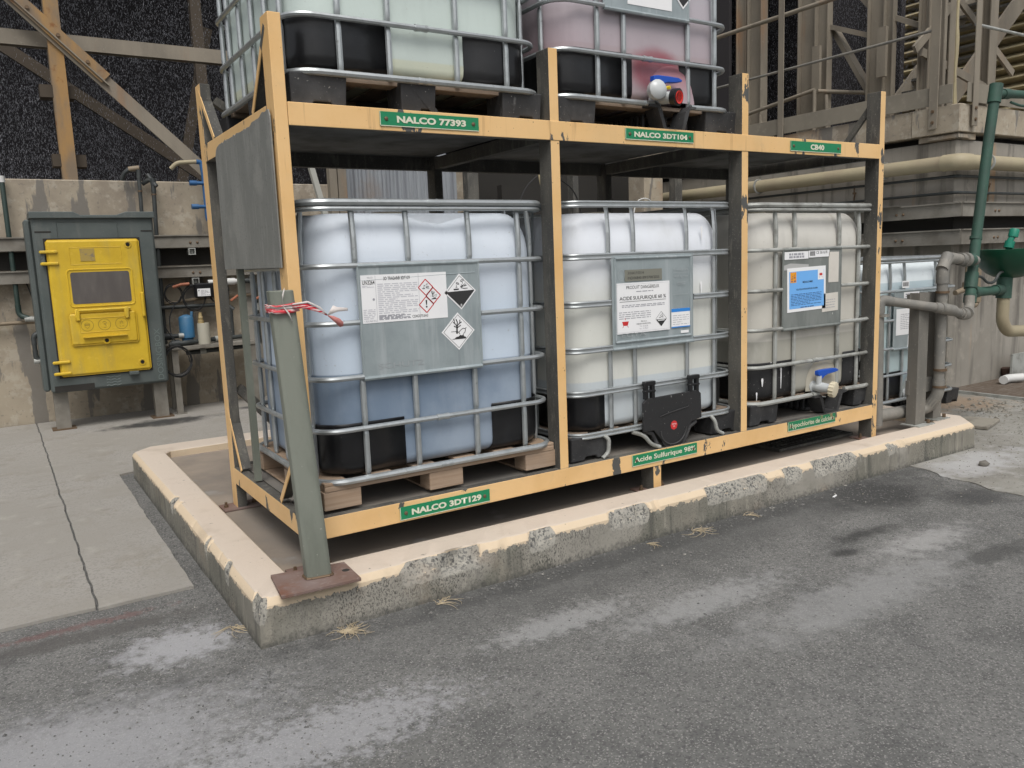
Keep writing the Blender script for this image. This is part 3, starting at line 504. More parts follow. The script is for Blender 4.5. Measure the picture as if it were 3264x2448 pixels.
g = G(); g.poly(Fr((.0, -1.62, .006), (1, 0, 0), (0, 1, 0)), [(0, 0), (.02, -.006), (.035, .006), (.018, .018)], 0); tag(g.obj('leaf', M('leaf', (.35, .42, .03), .6), loc=(0, -1.62, .0)), 'tiny yellow green leaf on the asphalt at the photo bottom edge', 'leaf')
# drain grating at the foot of the tower wall
t = thing('floor_grating', 'brown ribbed steel floor grating along the foot of the tower wall', 'grating', (7.2, .8, 0))
gx0, gx1, gy0, gy1 = 6.75, 9.5, .2, 1.1
gratem = M('grating_steel', (.13, .10, .075), .8, layers=[dict(s=5, lo=.4, hi=.7, c2=(.19, .16, .13))])
for i in range(34):
    g = G(); y = gy0+.04+i*(gy1-gy0-.06)/33; g.box(gx0, gx1, y-.006, y+.006, .008, .03); g.obj('bar', gratem, t)
g = G(); g.box(gx0-.03, gx1, gy0-.04, gy0, .0, .034); g.box(gx0-.05, gx0-.02, gy0, gy1, .0, .034); g.obj('frame', galvd, t)
g = G(); g.box(gx0, gx1, gy0, gy1, .0065, .0075); g.obj('drain_bed', black_r, t)

# ============================================================ RACK
rack = thing('steel_rack', 'two tier yellow steel rack with dark grey inner faces holding the tanks', 'rack', (1.97, .65, .14))
XP = [(0, .052), (1.308, 1.36), (2.618, 2.67), (3.893, 3.945)]
D = 1.30; PD = .10
FM = [yellow, dgrey]
# faces -x +x -y +y -z +z
for i, (a, b) in enumerate(XP):
    left = i == 0
    g = G(); g.box(a, b, 0, PD, .377 if i in (1, 2) else .14, 2.40, mf={0: 0 if left else 1, 1: 0 if i == 3 else 1, 2: 0, 3: 1, 4: 1, 5: 1}); g.obj('post', FM if i < 3 else [yellow_chip, dgrey], rack, bevel=.003)
    g = G(); g.box(a, b, D-PD, D, .14, 2.37 if i in (0, 3) else 2.06, mf={0: 0 if left else 1, 1: 1, 2: 1, 3: 1, 4: 1, 5: 1}); g.obj('post', FM, rack, bevel=.003)
for (z0, z1) in ((1.981, 2.071), (.287, .379)):
    g = G(); g.box(.053, 3.892, -.003, .045, z0, z1, mf={0: 0, 1: 0, 2: 0, 3: 1, 4: 1, 5: 0 if z0 > 1 else 1}); g.obj('beam', [yellow if z0 > 1 else yellow_chip, dgrey], rack, bevel=.003)
    g = G(); g.box(.053, 3.892, D-.05, D-.003, z0, z1-.005); g.obj('beam', dgrey, rack)
    for i, xa in enumerate((-.003, 1.31, 2.62, 3.897)):
        g = G(); g.box(xa, xa+.046, PD+.001, D-PD-.001, z0+.002, z1-.002 if i in (0, 3) else z1-.02, mf={0: 0 if i == 0 else 1, 1: 0 if i == 3 else 1, 2: 1, 3: 1, 4: 1, 5: 1}); g.obj('beam', [yellow_chip, dgrey], rack, bevel=.003)
    for i in range(3):
        x0, x1 = (XP[i][1]+.004, XP[i+1][0]-.004)
        g = G(); g.box(x0, x1, .047, D-.052, z1-.016, z1-.008, mf={k: (1 if k == 4 else 0) for k in range(6)}); g.obj('shelf_plate', [deckm, deckunder], rack)
# braces on the end frames
def fl(p0, p1, wx=.035, wy=.022, m=None): 
    g = G()
    if m is yellow:
        p0 = Vector(p0); p1 = Vector(p1); g.bar(p0+Vector((-.024, 0, 0)), p1+Vector((-.024, 0, 0)), .026, .004, (1, 0, 0)); g.mi = 1
        g.bar(p0+Vector((.004, .010, .006)), p1+Vector((.004, .010, .006)), .005, .052, (1, 0, 0)); g.obj('brace', [yellow, dgrey], rack)
    else: g.bar(p0, p1, wx, wy, (1, 0, 0)); g.obj('brace', m or yellow, rack)
for x in (.025, 3.92):
    m = yellow if x < 1 else dgrey
    fl((x, .05, 2.36), (x, .30, 2.07), m=m); fl((x, 1.25, 2.34), (x, 1.0, 2.07), m=m)
    fl((x, .09, .66), (x, .36, .385), m=m); fl((x, 1.25, .70), (x, 1.05, .385), m=m)
fl((.08, 1.26, 2.30), (.42, 1.26, 2.07), .05, .04, dgrey); fl((3.87, 1.26, 2.30), (3.5, 1.26, 2.07), .05, .04, dgrey)
fl((.07, 1.24, .80), (.42, 1.24, .385), .06, .05, dgrey)
fl((.02, .80, .385), (.02, .80, 1.44), .03, .03, polem)
g = G(); g.box(1.93, 1.985, 0.0, .10, .14, .286, mf={0: 1, 1: 1, 2: 0, 3: 1, 4: 1, 5: 1}); g.obj('foot', FM, rack)
for (x, y) in ((.025, D-.05), (1.33, D-.05), (2.64, D-.05), (3.92, D-.05), (.025, .05), (3.92, .05), (1.96, .05)):
    g = G(); g.box(x-.10, x+.10, y-.07, y+.07, .141, .151, bev=.002); fp = g.obj('foot_plate', rustplate, rack)
    for sx in (-.075, .075): g = G(); g.lathe((x+sx, y, .151), (0, 0, 1), [(0, .012), (.012, .012), (.012, .007), (.028, .007)], 8); g.obj('bolt', screw, fp)
# grey sheet panel hung on the left end
g = G(); fr = Fr((-.008, .93, 0), (0, -1, 0), (0, 0, 1))
pts = [(-.02, 1.44), (.90, 1.435), (.905, 2.02), (.85, 2.035), (.40, 2.03), (.10, 2.03), (.06, 2.025)]
pts = [(-.02, 1.435)]+[(.905, 1.43)]+[(.905, 2.02)]+[(.89-.02*i, 2.045-.012*(i > 5)-.010*(i > 12)+.007*mnoise.noise(Vector((i*.9, 0, 0)))+.004*mnoise.noise(Vector((i*3.1, 4, 0)))) for i in range(0, 42)]+[(.03, 2.015), (.01, 2.005), (-.01, 1.98)]
g.prism(fr, pts, 0, .006); g.obj('side_panel', panelm, rack, bevel=.0015)

# ---- green nameplates screwed to the beams
def sign(x0, x1, z0, z1, txt, label, m=green_sign, tm=signtext, tx=(.16, .86), tz=(.25, .75), tilt=0):
    t = thing('nameplate', label, 'sign', ((x0+x1)/2, -.006, (z0+z1)/2), 'green nameplates on the rack beams')
    fr = Fr(((x0+x1)/2, -.0035, (z0+z1)/2), rot=tilt); W, H = (x1-x0), (z1-z0)
    g = G(); g.prism(fr, [(-W/2, -H/2), (W/2, -H/2), (W/2, H/2), (-W/2, H/2)], 0, .004); g.obj('plate', m, t)
    g = G(); b = .004; c = [(-W/2+b, -H/2+b), (W/2-b, -H/2+b), (W/2-b, H/2-b), (-W/2+b, H/2-b)]
    g.line(fr, [(-W/2+.001, -H/2+.001), (W/2-.001, -H/2+.001)], .003, .0045); g.line(fr, [(-W/2+.001, -H/2), (-W/2+.001, H/2)], .003, .0045); g.obj('edge_trim', signtext, t)
    for sx in (-1, 1):
        g = G(); g.lathe(fr.p(sx*(W/2-.028), 0, .004), fr.n, [(0, .009), (.003, .008), (.005, .004)], 10); g.obj('screw', screw, t, smooth=True)
    text(txt, fr, -W/2+W*tx[0], -H/2+H*tz[0], -W/2+W*tx[1], -H/2+H*tz[1], .0055, tm, t, bold=.045 if len(txt) < 15 else .02)
sign(.437, .912, 2.000, 2.058, 'NALCO 77393', 'green plate with pale number 77393 on the upper beam below the greenish tank')
sign(1.765, 2.237, 2.006, 2.060, 'NALCO 3DT104', 'green plate on the upper beam below the mauve tank', tx=(.12, .9))
sign(3.02, 3.49, 1.998, 2.055, 'CB40', 'short lettered green plate CB40 on the empty last bay of the upper beam', tx=(.38, .65), tz=(.22, .78))
sign(.42, .885, .298, .357, 'NALCO 3DT129', 'clean green plate on the bottom beam below the blue liquid tank', tx=(.12, .9))
sign(1.775, 2.252, .312, .372, 'Acide Sulfurique 98%', 'green plate reading Acide Sulfurique on the bottom beam', tx=(.03, .97), tz=(.2, .8))
sign(3.03, 3.49, .320, .378, 'Hypochlorite de calcium', 'worn green plate reading Hypochlorite de calcium on the bottom beam', green_sign_worn, signtextw, (.03, .97), (.15, .8))

# ---- leaning steel pole with base plate and tape
t = thing('steel_pole', 'leaning grey green steel pole on rusty plate at the kerb corner', 'pole', (-.03, -.17, .19))
fr = Fr((0, 0, .192), (1, 0, 0), (0, 1, 0))
g = G(); g.prism(fr, [(-.21, -.29), (.105, -.305), (.115, -.095), (-.18, -.045)], 0, .014); pl = g.obj('base_plate', rustplate, t, bevel=.002)
g = G(); g.lathe((.085, -.19, .206), (0, 0, 1), [(0, .016), (.0005, .015)], 12); g.obj('bolt_hole', black_r, pl)
g = G()
prof = [(-.030, -.030), (.038, -.040), (.052, -.034), (.052, .03), (-.030, .035), (-.046, .020), (-.046, -.022)]
b0, b1 = Vector((-.030, -.170, .206)), Vector((-.075, -.115, 1.345))
A = [g.bm.verts.new(b0+Vector((x, y, 0))) for x, y in prof]; B = [g.bm.verts.new(b1+Vector((x*.93, y*.93, 0))) for x, y in prof]
n = len(prof)
for i in range(n): g._f([A[i], A[(i+1) % n], B[(i+1) % n], B[i]])
g._f(A[::-1]); g._f(B); g.obj('post', polem, t, bevel=.004)
g = G()
for i in range(7): 
    x, y = prof[i]; x2, y2 = prof[(i+1) % 7]; g.tube([b0+Vector((x*1.05, y*1.05, .003)), b0+Vector((x2*1.05, y2*1.05, .003))], .006, 6)
g.obj('weld', screw, t, smooth=True)
# barrier tape
t = thing('barrier_tape', 'torn red and white plastic tape knotted round the top of the leaning pole', 'tape', (-.07, -.13, 1.28))
def ribbon(pts, wd, m, nm, twist=0):
    g = G(); pr = None
    for i, p in enumerate(pts):
        p = Vector(p); a = twist*i; o = Vector((0, math.sin(a), math.cos(a)))*wd[i]*.5; v = (g.bm.verts.new(p-o), g.bm.verts.new(p+o))
        if pr: g._f([pr[0], v[0], v[1], pr[1]])
        pr = v
    g.obj(nm, m, t, smooth=True, solid=.0008)
cx, cy, cz = -.073, -.118, 1.275
loop = [(cx-.052, cy-.03), (cx-.03, cy-.042), (cx+.03, cy-.045), (cx+.06, cy-.035), (cx+.06, cy+.03), (cx-.03, cy+.045), (cx-.055, cy+.015), (cx-.052, cy-.03)]
for k, (dz, wd, m) in enumerate(((0, .022, taper), (.008, .012, tapew), (-.008, .014, taper), (.014, .008, taper))):
    ribbon([(x, y-(.001+.001*k if y < cy else -.001*k), cz+dz+.004*math.sin(i*2+k)) for i, (x, y) in enumerate(loop)], [wd]*8, m, 'loop', .05*k)
ribbon([(cx+.03, cy-.05, cz+.012), (cx+.08, cy-.055, cz+.008), (cx+.13, cy-.05, cz-.012), (cx+.165, cy-.05, cz-.034)], [.02, .026, .016, .006], taper, 'strand', .2)
ribbon([(cx+.03, cy-.052, cz+.016), (cx+.09, cy-.056, cz+.022), (cx+.14, cy-.05, cz-.004), (cx+.167, cy-.051, cz-.033)], [.006, .008, .008, .005], tapew, 'strand', .1)
ribbon([(cx+.167, cy-.05, cz-.034), (cx+.19, cy-.055, cz-.012), (cx+.21, cy-.05, cz-.014), (cx+.25, cy-.052, cz-.016)], [.004, .03, .018, .012], tapew, 'tail', .15)
ribbon([(cx+.167, cy-.05, cz-.036), (cx+.19, cy-.055, cz-.05), (cx+.215, cy-.05, cz-.068), (cx+.228, cy-.052, cz-.074)], [.004, .022, .034, .016], M('faded_red_tape', (.52, .20, .18), .5), 'tail', -.1)
ribbon([(cx+.005, cy-.05, cz+.075), (cx-.006, cy-.052, cz+.045), (cx-.004, cy-.05, cz+.01), (cx+.015, cy-.055, cz-.02), (cx+.026, cy-.05, cz-.05)], [.012, .018, .008, .014, .012], tapew, 'knot', .1)

# ============================================================ TANKS (caged intermediate bulk containers)
RZ = [.13, .35, .575, .81, 1.05]
def rounded_body(W, Dp, z0, z1, ins, r, seed, top_r=.20, bot_r=.05, dip=0):
    g = G(); lv = []
    for i in range(6): a = i/5*PI/2; lv.append((z0+bot_r*(1-math.sin(a)), bot_r*(1-math.cos(a))))
    lv = [(z0+bot_r*(1-math.cos(i/5*PI/2)), bot_r*(1-math.sin(i/5*PI/2))) for i in range(6)]
    zz = z0+bot_r
    while zz < z1-top_r-.04: zz += .05; lv.append((zz, 0))
    lv += [(z1-top_r+top_r*math.sin(i/11*PI/2), .095*(1-math.cos(i/11*PI/2)**1.15)) for i in range(12)]
    prev = None
    for z, q in lv:
        pts = rrect(ins+q, W-ins-q, ins+q, Dp-ins-q, max(r-q*.6, .02), z, 7, 10); R = []
        for x, y, zc in pts:
            k = mnoise.noise(Vector((x*2.2+seed, y*2.2, zc*2.2)))*.008+mnoise.noise(Vector((x*6+seed, y*6, zc*5)))*.002
            zd = -dip*math.exp(-((x-W*.55)/.13)**2-((y-.1)/.2)**2)*max(0, (zc-z1+.12)/.12)
            cx, cy = x-W/2, y-Dp/2; l = math.hypot(cx, cy); R.append(g.bm.verts.new((x+cx/l*k, y+cy/l*k, zc+zd)))
        if prev:
            for j in range(len(R)): g._f([prev[j], prev[(j+1) % len(R)], R[(j+1) % len(R)], R[j]])
        else: g._f(R[::-1])
        prev = R
    g._f(prev); return g

def ibc(loc, label, bottle, W=1.2, Dp=1.05, bars=(.21, .46, .77, 1.04), style='tube', pallet='wood', metal=None, pmetal=None, guards=((0, .40), (.86, 1.2)), gm_=blackp, plate_=(.21, .80), seed=0, valve=None, gh=.372, out=None, sidebars=(.14, .34, .54, .74, .92), dip=0, zig=True):
    metal = metal or galv; pmetal = pmetal or plate
    t = thing('caged_tank', label, 'liquid tank', loc, 'caged plastic tanks'); o = dict(local=True)
    g = rounded_body(W, Dp, .142, 1.275, .032, .155, seed, dip=dip); bt = g.obj('bottle', bottle, t, smooth=True, sharp=80, **o)
    g = G(); g.lathe((W*.5, Dp*.5, 1.27), (0, 0, 1), [(0, .09), (.03, .09), (.035, .08)], 20); g.obj('lid', creamp, bt, smooth=True, **o)
    # cage
    cg = G(); R = .0118
    rp = rrect(0, W, 0, Dp, .11, 0, 6)
    front_gap = None
    if valve or style == 'flat': front_gap = (W*.52 if style == 'tube' else W*.53, W*.74)
    def ring(z, r, gap=None, rr=None):
        g = G()
        path = [(x, y, z) for x, y, _ in (rr or rp)]
        def tb(pp, closed, dz, rad):
            pp = [(a, b, c+dz) for a, b, c in pp]; g.tube(pp, rad, 8, closed)
        if gap:   # open ring: starts right of the gap, ends left of it
            i0 = 6
            pp = [(gap[1], 0, z)]+[p for p in path[7:]]+path[:7]+[(gap[0], 0, z)]
            if style == 'flat':
                tb(pp, False, .010, .007); tb(pp, False, -.010, .007); g.tube(pp, 0, 4, rs=[(.0035, .012)]*len(pp))
            else: tb(pp, False, 0, r)
        elif style == 'flat':
            tb(path, True, .010, .007); tb(path, True, -.010, .007); g.tube(path, 0, 4, True, rs=[(.0035, .012)]*len(path))
        else: tb(path, True, 0, r)
        return g
    for k, z in enumerate(RZ):
        if k == 0: rr = rrect(-.008, W+.008, -.01, Dp+.008, .12, 0, 6)
        else: rr = None
        if k in (2, 3) and plate_:      # these two stop at the plate: build as open rings
            a, b = plate_; path = [(x, y, z) for x, y, _ in rp]; g = G()
            dz = -.012 if k == 3 and zig else 0
            pp = [(b+.005, -.002, z)]+path[7:]+path[:7]+[(a-.005, -.002, z)]
            if k == 2: pp = [(b, -.002, z)]+path[7:]+path[:7]+[(a, -.002, z)]
            if style == 'flat':
                g.tube([(p[0], p[1], p[2]+.01) for p in pp], .007, 8); g.tube([(p[0], p[1], p[2]-.01) for p in pp], .007, 8); g.tube(pp, 0, 4, rs=[(.0035, .012)]*len(pp))
            else: g.tube(pp, R, 8)
            g.obj('ring', metal, t, smooth=True, **o)
        else:
            ring(z, R if k else .0145, front_gap if (k == 0 and valve is not None) else None, rr).obj('ring', metal, t, smooth=True, **o)
    g = ring(1.312, .0155); g.obj('top_ring', metal, t, smooth=True, **o)
    if style == 'tube':
        for zq in (1.312, .35, .13):
            g = G(); g.lathe((W*.485-.03, -.001 if zq > .2 else -.011, zq), (1, 0, 0), [(0, .0158 if zq > 1 else .0150), (.006, .0172 if zq > 1 else .0155), (.03, .0150 if zq > 1 else .0128), (.054, .0172 if zq > 1 else .0155), (.06, .0158 if zq > 1 else .0150)], 10); g.obj('ring_joint', metal, t, smooth=True, **o)
    if style == 'tube': g = ring(1.286, .010); g.obj('ring', metal, t, smooth=True, **o)
    def bar_(x, y, nx, ny, z0, z1, inx, iny):
        g = G(); pts = []; rs = []
        z = z0
        zs = sorted({round(z0+(z1-z0)*i/60, 4) for i in range(61)})
        for z in zs:
            dn = min(abs(z-q) for q in RZ+[1.30]); top = max(0, (z-1.17)/.12); kk = min(1, dn/.026)
            pts.append((x+inx*top*.012, y+iny*top*.012+iny*(1-kk)*.004, z))
            if style == 'flat': rs.append(((.014, .006) if abs(ny) else (.006, .014)))
            else:
                wa, wb = .0138*(.80+.20*kk), .0125*(.45+.55*kk); rs.append((wa, wb) if abs(ny) else (wb, wa))
        # the frame vectors of tube(): first axis = d x Y (=-X for a vertical), second = Y
        g.tube(pts, 0, 8 if style != 'flat' else 4, rs=rs)
        g.obj('bar', metal, t, smooth=style != 'flat', **o)
    for i, x in enumerate(bars):
        segs = [(.135, 1.30)]
        if plate_ and plate_[0]-.02 < x < plate_[1]+.02: segs = [(.135, .575), (1.05, 1.30)]
        if valve and valve.get('nobar') == i: segs = [(.35, .575), (1.05, 1.30)]
        for a, b in segs: bar_(x, .017, 0, 1, a, b, 0, 1)
    for y in sidebars:
        bar_(.017, y, 1, 0, .135, 1.30, 1, 0); bar_(W-.017, y, 1, 0, .135, 1.30, -1, 0)
    for x in (.3, .6, .9): bar_(x, Dp-.017, 0, 1, .135, 1.30, 0, -1)
    # plate
    if plate_:
        a, b = plate_; fr = Fr((0, -.006, 0))
        g = G(); g.box(a, b, -.006, -.003, .562, 1.05, bev=.001); p = g.obj('nameplate_panel', pmetal, t, **o)
        g = G()
        if style == 'flat':
            for q in ([(a+.02, .60), (b-.02, .60)], [(a+.02, 1.035), (b-.02, 1.035)], [(a+.02, .60), (a+.02, 1.035)], [(b-.02, .60), (b-.02, 1.035)]):
                g.tube([(q[0][0], -.007, q[0][1]), (q[1][0], -.007, q[1][1])], .0075, 8)
            g.tube([(a, -.006, .565), (b, -.006, .565)], .009, 8)
        else:
            g.tube([(a, -.004, .565), (b, -.004, .565)], .010, 8); g.tube([(a, -.004, 1.048), (b, -.004, 1.048)], .009, 8)
            g.tube([(a, -.005, .57), (a, -.005, 1.045)], .006, 6); g.tube([(b, -.005, .57), (b, -.005, 1.045)], .006, 6)
            g.tube([(a+.01, -.006, .985), (b-.02, -.006, 1.0), (b-.015, -.006, 1.04)], .0022, 6)
        g.obj('folded_edge', pmetal, p, smooth=True, **o)
    # corner guards
    for (a, b) in guards:
        e = .026; r = .136
        lft = arc((e+r, e+r), r, PI, 1.5*PI, 8); rgt = arc((W-e-r, e+r), r, 1.5*PI, 2*PI, 8)
        if a == 0: pts = [(e, .40, 0)]+lft+[(b, e, 0)]
        else: pts = [(a, e, 0)]+rgt+[(W-e, .40, 0)]
        g = G(); prev = None
        zt = gh
        for z, q in ((.140, .045), (.152, .020), (.175, .004), (.21, 0), (.30, 0), (zt-.01, 0), (zt, -.003)):
            R_ = []
            for x, y, _ in pts:
                dx, dy = (W/2-x), (Dp/2-y); l = math.hypot(dx, dy); k = mnoise.noise(Vector((x*5+seed, y*5, z*7)))*.003
                R_.append(g.bm.verts.new((x+dx/l*(q+k), y+dy/l*(q+k), z)))
            if prev:
                for j in range(len(R_)-1): g._f([prev[j], prev[j+1], R_[j+1], R_[j]])
            prev = R_
        g.obj('corner_guard', gm_, t, smooth=True, solid=.003, sharp=60, **o)
    # pallet
    if pallet == 'wood':
        g = G(); g.box(0, W, .0, .10, .095, .118, bev=.002); pf = g.obj('pallet', wood, t, **o)
        def pb(*a, nm='board'): g = G(); g.box(*a, bev=.003); g.obj(nm, wood, pf, **o)
        for y in (.48, .95): pb(0, W, y, y+.1, .095, .117)
        for i in range(6): x = .0+i*.218; pb(x, x+.11, 0.0 if i in (0, 5) else .02, Dp, .1185, .134)
        for x0, x1 in ((-.005, .165), (.50, .675), (1.03, 1.21)):
            for y in (0, .45, .93): pb(x0, x1, y+.003, y+.11, .012, .094, nm='block')
            pb(x0+.01, x1-.03, 0.06, Dp, .0005, .0115)
    else:
        wd = woodd
        g = G(); g.box(.01, W-.01, .03, .11, .108, .128, bev=.002); pf = g.obj('pallet', wd, t, **o)
        for i in range(6):
            x = .02+i*.21; g = G(); g.box(x, x+.12, .05, Dp, .1285, .138, bev=.002); g.obj('board', wd, pf, **o)
        for y in (.5, .95): g = G(); g.box(.01, W-.01, y, y+.09, .108, .127, bev=.002); g.obj('board', wd, pf, **o)
        feet = {'three': ((-.01, .23), (.47, .64), (.98, 1.20)), 'two': ((-.01, .24), (1.0, 1.24)), 'twob': ((-.02, .235), (1.08, 1.275))}[pallet]
        for k, (x0, x1) in enumerate(feet):
            for y0 in (-.005, .46, Dp-.16):
                g = G(); q = .015
                fr = Fr((0, y0, 0)); nt_ = (x0+.10, x0+.17)
                prof = [(x0+q*.3, .0), (nt_[0]-.01, -.0), (nt_[0], .018), (nt_[1], .018), (nt_[1]+.01, .0), (x1-q*.3, 0), (x1, .125), (x1-.03, .127), (x0+.03, .127), (x0, .125)]
                A = []; B = []
                for u, v in prof: A.append(g.bm.verts.new((u, y0+.012*(v < .05), v))); B.append(g.bm.verts.new((u, y0+.15, v)))
                n = len(prof)
                for i in range(n): g._f([A[i], A[(i+1) % n], B[(i+1) % n], B[i]])
                g._f(A[::-1]); g._f(B); g.obj('foot', blackd, pf, bevel=.006, **o)
    if valve:
        vx = valve['x']; vz = valve['z']; cr = valve.get('r', .042)
        ox = valve.get('ox', vx+.10)
        # dished outlet bulge of the bottle
        g = G(); prof = []
        m = 18; prev = None
        for i in range(6):
            a = i/5*PI/2; k = math.cos(a); dd = .034*math.sin(a)
            R_ = []
            for j in range(m+1):
                b = PI*j/m; k = 1-i/5; dd = .026*(1-k**2.5); R_.append(g.bm.verts.new((ox+(.165*k)*math.cos(b), .0295-dd, .15+(.19*k)*math.sin(b)**.7 if 0 < b < PI else .15)))
            if prev:
                for j in range(m): g._f([prev[j], prev[j+1], R_[j+1], R_[j]])
            prev = R_
        g.obj('outlet_bulge', outletm[out], t, smooth=True, sharp=80, **o)
        # valve
        g = G(); g.lathe((vx, .03, vz), (0, -1, 0), [(0, .04), (.015, .04), (.02, .028), (.055, .028)], 16); g.lathe((vx-.0, -.045, vz), (.25, -1, -.1), [(-.03, .03), (.0, .032), (.03, .030), (.055, .03)], 16)
        g.cyl((vx-.012, -.03, vz), (vx-.012, -.03, vz+.075), .018); vb = g.obj('valve', valvew, t, smooth=True, **o)
        d_ = Vector((.25, -1, -.12)).normalized(); c = Vector((vx+.012, -.10, vz-.006))
        g = G()
        rim = [(0, cr), (.032, cr), (.034, cr*.85)]
        g.lathe(c, d_, rim, 20); 
        if valve['cap'] == 'red':
            g.obj('cap_ring', blackp, vb, smooth=True, **o); g = G(); g.lathe(c+d_*.03, d_, [(0, cr*.74), (.008, cr*.74), (.004, cr*.55)], 20); g.obj('cap', redp, vb, smooth=True, **o)
        else:
            for i in range(14):
                a = i/14*2*PI; ax = d_.cross(Vector((0, 0, 1))).normalized(); ay = ax.cross(d_); p = c+(ax*math.cos(a)+ay*math.sin(a))*cr; g.cyl(p, p+d_*.032, .004, 6)
            g.obj('cap', creamp, vb, smooth=True, **o)
        hx = valve.get('hx', vx); hz = vz+.075
        fr = Fr((hx, -.03, hz+.012), (1, 0, 0), (0, 0, 1)); g = G()
        g.prism(fr, [(-.035, -.005), (.0, -.035), (.028, -.018), (.06, -.008), (.12, -.004), (.16, .002), (.168, .010), (.14, .022), (.07, .024), (.0, .024), (-.033, .02)], -.016, .016)
        g.obj('handle', bluep, vb, bevel=.004, **o)
        if valve.get('ball'):
            g = G(); g.lathe((vx-.065, -.05, vz+.03), (-.2, -1, .1), [(-.03, .02), (-.02, .04), (.0, .05), (.03, .05), (.045, .035), (.05, .01)], 14); g.obj('dust_cover', clearp, vb, smooth=True, **o)
            g = G(); g.cyl((vx+.012, -.05, vz+.05), (vx+.02, -.07, vz+.05), .009, 8); g.obj('seal', M('yellow_seal', (.7, .5, .02), .5), vb, **o)
        # spill trough under the valve
        tx = valve['tx']; g = G()
        outer = [(-.17, .125), (-.10, .125), (-.085, .10), (-.055, .012), (.055, .008), (.085, .10), (.11, .128), (.16, .128), (.16, .118), (.115, .112), (.075, -.002+.004), (.06, -.0005), (-.06, .0005), (-.075, .006), (-.115, .108), (-.17, .112)]
        fr = Fr((tx, .02, 0)); g.prism(fr, outer, -.05, .05); g.obj('trough', blackd, pf, **o)
        g = G()
        for i in range(9): 
            y = .12+i*.045; g.box(tx-.09+.0*i, tx-.075, y, y+.018, .004, .10); g.box(tx+.075, tx+.09, y, y+.018, .004, .10)
        g.box(tx-.075, tx+.075, .11, .55, .004, .02); g.obj('ribbed_channel', blackd, pf, **o)
    return t

# --- flat print helpers on a label
def label_sheet(t, name, fr, W, H, m=paper):
    g = G(); g.prism(fr, [(-W/2, -H/2), (W/2, -H/2), (W/2, H/2), (-W/2, H/2)], 0, .0012); return g.obj(name, m, t, local=True)
def diamond(g, fr, c, r, w): return g.poly(fr, [(c[0]-r, c[1]), (c[0], c[1]-r), (c[0]+r, c[1]), (c[0], c[1]+r)], w)
def dline(g, fr, c, r, wd, w): return g.line(fr, [(c[0]-r, c[1]), (c[0], c[1]-r), (c[0]+r, c[1]), (c[0], c[1]+r), (c[0]-r, c[1])], wd, w)
def hand_tubes(g, fr, c, s, w):   # corrosive pictogram: two tilted tubes dripping on a bar and a hand
    L = lambda pts, wd=.04: g.line(fr, [(c[0]+x*s, c[1]+y*s) for x, y in pts], wd*s, w)
    L([(-.30, .30), (-.08, .24), (-.10, .34), (-.28, .40), (-.30, .30)]); L([(.10, .42), (.34, .52), (.30, .62), (.08, .52), (.10, .42)])
    L([(-.55, -.10), (-.12, -.10)], .10); L([(-.30, .2), (-.30, .12)]); L([(-.36, .02), (-.30, .1), (-.24, .02)]); L([(.22, .40), (.22, .28)]); L([(.10, .22), (.2, .12), (.32, .24)])
    L([(.62, -.08), (.30, -.08), (.10, -.02), (.04, .08), (.16, .12), (.34, .10), (.56, .14)], .05); L([(.08, .04), (.24, .06)]); L([(.40, .3), (.46, .2), (.36, .16)])
def tree_fish(g, fr, c, s, w):
    L = lambda pts, wd=.05: g.line(fr, [(c[0]+x*s, c[1]+y*s) for x, y in pts], wd*s, w)
    g.poly(fr, [(c[0]+x*s, c[1]+y*s) for x, y in ((-.14, -.12), (-.04, -.12), (-.03, .3), (-.12, .3))], w)
    L([(-.08, .28), (-.22, .46), (-.3, .5)]); L([(-.22, .46), (-.22, .6), (-.28, .7)]); L([(-.07, .3), (-.04, .5), (-.12, .66)], .06); L([(-.05, .3), (.1, .45), (.12, .62)]); L([(.05, .4), (.22, .5)]); L([(-.08, .2), (-.26, .3)]); L([(-.05, .2), (.16, .32)])
    L([(-.45, .0), (-.1, 0), (.05, -.06)], .025); g.poly(fr, [(c[0]+x*s, c[1]+y*s) for x, y in ((-.45, -.42), (.45, -.42), (.45, -.34), (.32, -.28), (.30, -.16), (.22, -.24), (.10, -.20), (.0, -.28), (-.15, -.30), (-.25, -.38))], w)
    L([(.08, -.16), (.02, -.06), (.12, .04), (.28, .14), (.42, .12), (.44, .04), (.38, -.10), (.30, -.14)], .035); L([(.42, .12), (.50, .18)], .03)

# ---- lower bay 1: blue liquid on a wooden pallet
tA = ibc((.10, .04, .379), 'caged tank part filled with blue liquid, on a wooden pallet', bot_blue, seed=1, dip=.05)
fr = Fr((.425, -.0065, .905), rot=.0)
lab = label_sheet(tA, 'label', fr, .41, .205)
g = G(); fineprint(g, fr, -.13, -.065, .06, .068, 16, .0018); fineprint(g, fr, -.20, -.085, -.145, -.04, 6, .0018); fineprint(g, fr, -.20, .05, -.145, .06, 2, .0018); g.obj('fine_print', paleink, lab, local=True)
g = G(); fineprint(g, fr, -.13, -.092, .02, -.07, 5, .0018, .8); g.obj('fine_print', greyink, lab, local=True)
g = G(); g.disc(fr, (-.15, -.002), .0055, .0018); g.line(fr, [(-.138, -.10), (-.138, .10)], .0012, .0018); g.line(fr, [(.066, -.10), (.066, .10)], .0012, .0018); g.obj('ruling', greyink, lab, local=True)
text('3D TRASAR® 3DT129', fr, -.10, .078, .025, .093, .002, ink, lab, bold=.012, local=True); text('UN3264', fr, -.198, .062, -.142, .080, .002, ink, lab, bold=.01, local=True)
